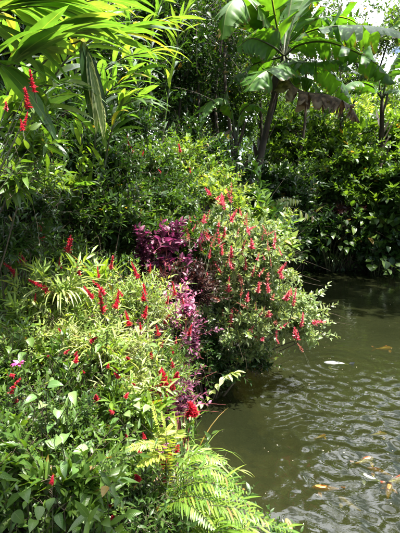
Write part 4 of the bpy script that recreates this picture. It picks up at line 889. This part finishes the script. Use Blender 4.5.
ns('lush green herb with long leaves along the bottom left edge', foot(60, 520, 1.55), [(60, 480, 1.6, 44, 18), (20, 450, 1.7, 34, 16)], 80, 'mid', .085, .036, 785)
clump('strap_leaf_clump', 'wide clump of cream straps falling over the herbs in the middle', 'grass tuft', P(95, 345, 2.5) - [0, 0, .05], 50, .3, .014, 737, 'cream', (.2, -.2), 1.0, 1.7, .08, group='clumps of strap leaves')
clump('strap_leaf_clump', 'clump of cream straps right under the beaded red spikes', 'grass tuft', P(60, 285, 2.8) - [0, 0, .05], 46, .32, .015, 738, 'cream', (.2, -.2), 1.0, 1.7, .08, group='clumps of strap leaves')
clump('strap_leaf_clump', 'clump of lime straps beside the cream fern', 'grass tuft', P(128, 450, 2.05) - [0, 0, .05], 40, .24, .013, 739, 'grass', (.2, -.1), .9, 1.4, .06, group='clumps of strap leaves')

# cream ferns, the vine, and the blades at the bottom
frond_plant('fern', 'cream and lime fern beside the crimson flowers at the bank', 'fern', foot(172, 480, 2.35, -.05), [
    [P(168, 452, 1.87), P(160, 430, 1.83), P(152, 402, 1.83)], [P(165, 455, 1.83), P(150, 444, 1.74), P(122, 450, 1.70)],
    [P(172, 450, 1.91), P(177, 432, 1.91), P(174, 412, 1.91)], [P(166, 462, 1.83), P(155, 456, 1.74), P(138, 466, 1.70)], [P(166, 448, 1.83), P(166, 430, 1.83), P(162, 412, 1.83)]], .055, .0105, 40, 751, 'fern', r=.003, droop=.3, fwd=.4)
frond_plant('fern', 'small lime fern at the bottom edge left of the long blades', 'fern', foot(150, 530, 2.0), [
    [P(150, 505, 2.0), P(142, 492, 1.95), P(130, 490, 1.9)], [P(155, 505, 2.0), P(165, 490, 2.0), P(176, 486, 2.0)], [P(150, 512, 1.95), P(160, 506, 1.9), P(172, 510, 1.85)]], .05, .012, 24, 752, 'grass', r=.0025, droop=.3)
rng = np.random.default_rng(753)
b = foot(178, 440, 2.9); o = thing('vine', 'vine tip with pale paired leaves arching out over the dark water', 'vine', b); mS, mL = MB(), MB()
c = [np.zeros(3), P(184, 424, 2.85) - b, P(205, 400, 2.8) - b, P(224, 378, 2.75) - b, P(236, 372, 2.7) - b]
cane(mS, mL, c, .09, .03, rng, start=.2, n=26, droop=.9, r=.004, upb=0, flat=1, shape='ovate', wav=0); mS.build('stem', M['stem'], o); mL.build('foliage', M['cream'], o)
for i, (bx, by, Y, tips, lb) in enumerate([
        (165, 510, 2.05, [(205, 470), (232, 486), (190, 462), (215, 500)], 'leftmost of the clumps of long bright blades at the bottom'),
        (185, 528, 1.95, [(240, 500), (262, 520), (225, 480), (205, 512)], 'middle clump of long bright blades reaching over the water'),
        (205, 545, 1.85, [(250, 530), (285, 528), (230, 520), (268, 540), (215, 500)], 'lowest clump of long bright blades pointing right at the bottom edge'),
        (170, 470, 2.4, [(218, 458), (200, 450), (240, 470)], 'thin spray of blades with one pale tip over the dark water')]):
    rng = np.random.default_rng(760 + i); b = foot(bx, by + 30, Y); o = thing('bamboo_grass', lb, 'bamboo grass', b, 'clumps of long blades at the water edge')
    for (tx, ty) in tips:
        mS, mL = MB(), MB(); e = P(tx, ty, Y + .1) - b; s0 = P(bx, by, Y) - b
        cane(mS, mL, [np.zeros(3), s0 * .6 + UP * .03, s0 + (e - s0) * .45 + UP * .05, e], .15, .016, rng, start=.2, n=22, droop=.5, r=.0035, upb=.12, flat=.95, wav=0)
        co = mS.build('cane', M['stem'], o); mL.build('foliage', M['grass' if i != 3 else 'pale'], co)

# ------------------------------------------------------------------ ground cover over the banks
def undergrowth():
    rng = np.random.default_rng(800); mL, mS = MB(), MB()
    def patch(x0, x1, y0, y1, n, L, W, tl, shape, dmin=.0, dmax=9):
        x, y = rng.uniform(x0, x1, n * 3), rng.uniform(y0, y1, n * 3); d = pond_dist(x, y); k = (d > dmin) & (d < dmax); x, y = x[k][:n], y[k][:n]
        z = ground(x, y); S = np.stack([x, y, z], 1); E = S + nrmz(rng.normal(0, .6, S.shape) + UP * [1.2]) * tl * rng.uniform(.5, 1.5, (len(x), 1)); E[:, 2] = np.maximum(E[:, 2], z + .03)
        twigs(rng, mL, mS, S, E, 6, shape, L, W, stems=False)
    patch(-2.5, 1.2, .9, 3.2, 1600, .05, .02, .16, 'oval3', .03)
    patch(-3.5, .3, 3.0, 6.5, 3400, .06, .025, .24, 'oval3', .02)
    patch(-5, 1.5, 6.2, 12, 4200, .12, .05, .42, 'diamond', .05)
    patch(-2, 9, 11.5, 17, 6000, .16, .065, .6, 'diamond', -.25, 4)
    patch(-8, -2.4, 2, 12, 2500, .14, .055, .5, 'diamond')
    patch(-12, 16, 16, 30, 4000, .3, .13, .8, 'diamond')
    tag(mL.build('undergrowth', M['forest']), 'low green growth covering the banks and slope', 'undergrowth', kind='stuff')
    m = MB(); n = 9000; x, y = rng.uniform(-4, 3, n), rng.uniform(.8, 13, n); k = pond_dist(x, y) > .0; x, y = x[k], y[k]; n = len(x)
    a = rng.random(n) * 6.28
    leaves(m, 'oval3', np.stack([x, y, ground(x, y) + .012], 1), np.stack([np.cos(a), np.sin(a), rng.normal(0, .2, n)], 1), jitter_up(rng, n, .3), .07, .03, .4, .2, rng)
    tag(m.build('leaf_litter', M['brownleaf']), 'dry brown leaves lying on the bank soil', 'leaf litter', kind='stuff')
    m = MB(); n = 380; x, y = rng.uniform(-.1, 4.5, n), rng.uniform(2.3, 10, n); k = pond_dist(x, y) < -.03; x, y = x[k], y[k]; n = len(x); a = rng.random(n) * 6.28
    leaves(m, 'oval3', np.stack([x, y, wave_z(x, y) + .004], 1), np.stack([np.cos(a), np.sin(a), 0 * a], 1), jitter_up(rng, n, .05), np.exp(rng.normal(-4.75, .45, n)), np.exp(rng.normal(-5.3, .4, n)), .2, .1, rng)
    tag(m.build('floating_petals', M['bud']), 'tiny pale petals and seeds floating on the pond', 'floating petals', kind='stuff')
undergrowth()
def grass():
    rng = np.random.default_rng(810); m = MB(); n = 5200
    x, y = rng.uniform(-3.2, 1.2, n), rng.uniform(1.0, 5.4, n); k = pond_dist(x, y) > .02; x, y = x[k], y[k]; n = len(x)
    c = np.sin(x * 5 + 1) * np.sin(y * 4) + rng.normal(0, .4, n); k = (c > -.1) & ((y > 3.2) | (x < -.25)); x, y = x[k], y[k]; n = len(x)
    a = rng.random(n) * 6.28; d = nrmz(np.stack([np.cos(a) * .5 + .12, np.sin(a) * .5 - .1, .9 + 0 * a], 1))
    L = rng.uniform(.25, .62, n)
    leaves(m, 'strap', np.stack([x, y, ground(x, y)], 1), d, nrmz(UP - d * [1, 1, 0] + rng.normal(0, .2, (n, 3))), L, rng.uniform(.005, .013, n), rng.uniform(.5, 2.2, n), .3, rng)
    tag(m.build('grass', M['grass']), 'thin arching grass between the plants on the near slope', 'grass', kind='stuff')
grass()

# ------------------------------------------------------------------ koi
def koi_mat(name, c1, c2, scale=9):
    m, n, l = new_mat(name); tc = n.new('ShaderNodeTexCoord'); no = n.new('ShaderNodeTexNoise'); no.inputs['Scale'].default_value = scale; no.inputs['Detail'].default_value = 1.5
    l.new(tc.outputs['Object'], no.inputs['Vector']); rp = n.new('ShaderNodeValToRGB'); rp.color_ramp.elements[0].position = .47; rp.color_ramp.elements[1].position = .53
    rp.color_ramp.elements[0].color = (*c1, 1); rp.color_ramp.elements[1].color = (*c2, 1); l.new(no.outputs['Fac'], rp.inputs['Fac'])
    vo = n.new('ShaderNodeTexVoronoi'); vo.inputs['Scale'].default_value = 120; l.new(tc.outputs['Object'], vo.inputs['Vector'])
    bp = n.new('ShaderNodeBump'); bp.inputs['Strength'].default_value = .3; bp.inputs['Distance'].default_value = .002; l.new(vo.outputs['Distance'], bp.inputs['Height'])
    pb = n.new('ShaderNodeBsdfPrincipled'); pb.inputs['Roughness'].default_value = .22; l.new(rp.outputs['Color'], pb.inputs['Base Color']); l.new(bp.outputs[0], pb.inputs['Normal'])
    o = n.new('ShaderNodeOutputMaterial'); l.new(pb.outputs[0], o.inputs['Surface']); return m
KM = dict(orange=koi_mat('orange_scales', (.42, .15, .035), (.5, .25, .08)), white=koi_mat('white_scales', (.22, .22, .21), (.13, .14, .14)),
          red=koi_mat('red_white_scales', (.45, .12, .06), (.55, .42, .34)), gold=koi_mat('gold_scales', (.4, .27, .10), (.3, .2, .08)))
eye_m = rough_mat('black_eye', (.01, .01, .01), (.015, .015, .015), 5, .2, 0)
def koi(label, px, py, Y, ang, L, mt, seed, dz=-.012):
    rng = np.random.default_rng(seed); p = P(px, py, Y); p[2] = 0; p[:2] = P(px, py, Y)[:2]
    # where that line of sight meets the water
    r = P(px, py, 1) - [0, 0, CAM_Z]; s = -CAM_Z / r[2]; p = np.array([0, 0, CAM_Z]) + r * s; p[2] = dz - .010
    o = thing('koi', label, 'koi', p, 'koi feeding in the pond'); o.rotation_euler = (0, 0, ang); m = MB()
    xs = np.array([0, .03, .08, .16, .28, .42, .56, .68, .78, .86]); wd = np.array([.012, .05, .08, .105, .12, .115, .09, .062, .036, .022]); hg = np.array([.014, .05, .085, .12, .145, .14, .11, .08, .055, .045])
    sway = .06 * np.sin(xs * 5 + seed); n = 14; an = np.arange(n) / n * 2 * np.pi
    v = np.stack([np.broadcast_to((.45 - xs)[:, None], (10, n)), wd[:, None] * np.cos(an) + sway[:, None] * (xs[:, None] ** 1.5), hg[:, None] * np.sin(an) * np.where(np.sin(an) > 0, .75, 1) ], -1) * L
    v[..., 2] -= .085 * L
    i = np.arange(9)[:, None] * n; j = np.arange(n)[None]; m.add(v, np.stack([i + j, i + (j + 1) % n, i + n + (j + 1) % n, i + n + j], -1).reshape(-1, 4), (.5, .5, .5))
    m.add(v[0], [list(range(n - 1, -1, -1))], (.5, .5, .5))
    def fin(pts): 
        pp = np.array(pts, float) * L; k = len(pp); off = np.array([0, .006, 0]) * L
        m.add(np.vstack([pp - off, pp + off]), [list(range(k)), list(range(2 * k - 1, k - 1, -1))], (.5, .5, .5))
    ty = sway[-1] * .8
    fin([(-.39, ty, -.05), (-.47, ty + .01, .03), (-.60, ty + .05, .06), (-.55, ty + .02, -.08), (-.60, ty + .05, -.22), (-.47, ty + .01, -.16), (-.39, ty, -.12)])
    fin([(.20, 0, .005), (.14, .005, .055), (.02, .01, .04), (-.12, .02, -.01), (-.05, .01, -.03), (.1, 0, -.02)])
    m.build('body', KM[mt], o)
    for sg in (-1, 1):
        mf = MB(); leaves(mf, 'ovate', np.array([.24, .10 * sg, -.13]) * L, np.array([-.45, .9 * sg, -.25]), UP, .2 * L, .13 * L, .3, 0, rng); mf.build('pectoral_fin', KM[mt], o)
        me = MB(); tube(me, np.array([(.365, .062 * sg, -.06), (.365, .085 * sg, -.055)]) * L, np.array([.016, .006]) * L, n=8); me.build('eye', eye_m, o)
for a in [('bright orange koi leftmost in the feeding group', 326, 486, 3.4, 3.0, .26, 'orange', 1, .006), ('pink headed koi behind the orange one', 364, 458, 3.7, .4, .26, 'red', 2, .004),
          ('small orange koi in the middle of the feeding group', 380, 469, 3.6, 2.6, .24, 'orange', 3, .002), ('red and white koi at the right edge of the picture', 397, 478, 3.5, .5, .3, 'red', 4, .012),
          ('orange koi just under the red and white one', 389, 488, 3.45, 1.1, .26, 'orange', 5, .004), ('white koi rolling among the orange ones', 372, 477, 3.5, 2.5, .26, 'white', 6, .012),
          ('golden koi highest of the feeding group', 378, 432, 4.0, 0.1, .22, 'gold', 7, .002), ('lone white koi breaking the surface near the pink bush', 336, 363, 5.6, 2.95, .42, 'white', 8, .026),
          ('faint orange koi far out near the right edge', 384, 346, 6, .2, .34, 'orange', 9, -.004), ('small orange koi sunk left of the golden one', 321, 434, 4, .6, .16, 'orange', 10, -.006),
          ('golden koi with its head up at the bottom edge', 290, 526, 2.9, 1.7, .2, 'gold', 11, .012), ('pale koi between the group and the bottom edge', 350, 500, 3.3, 2.2, .24, 'gold', 12, -.01)]: koi(*a)
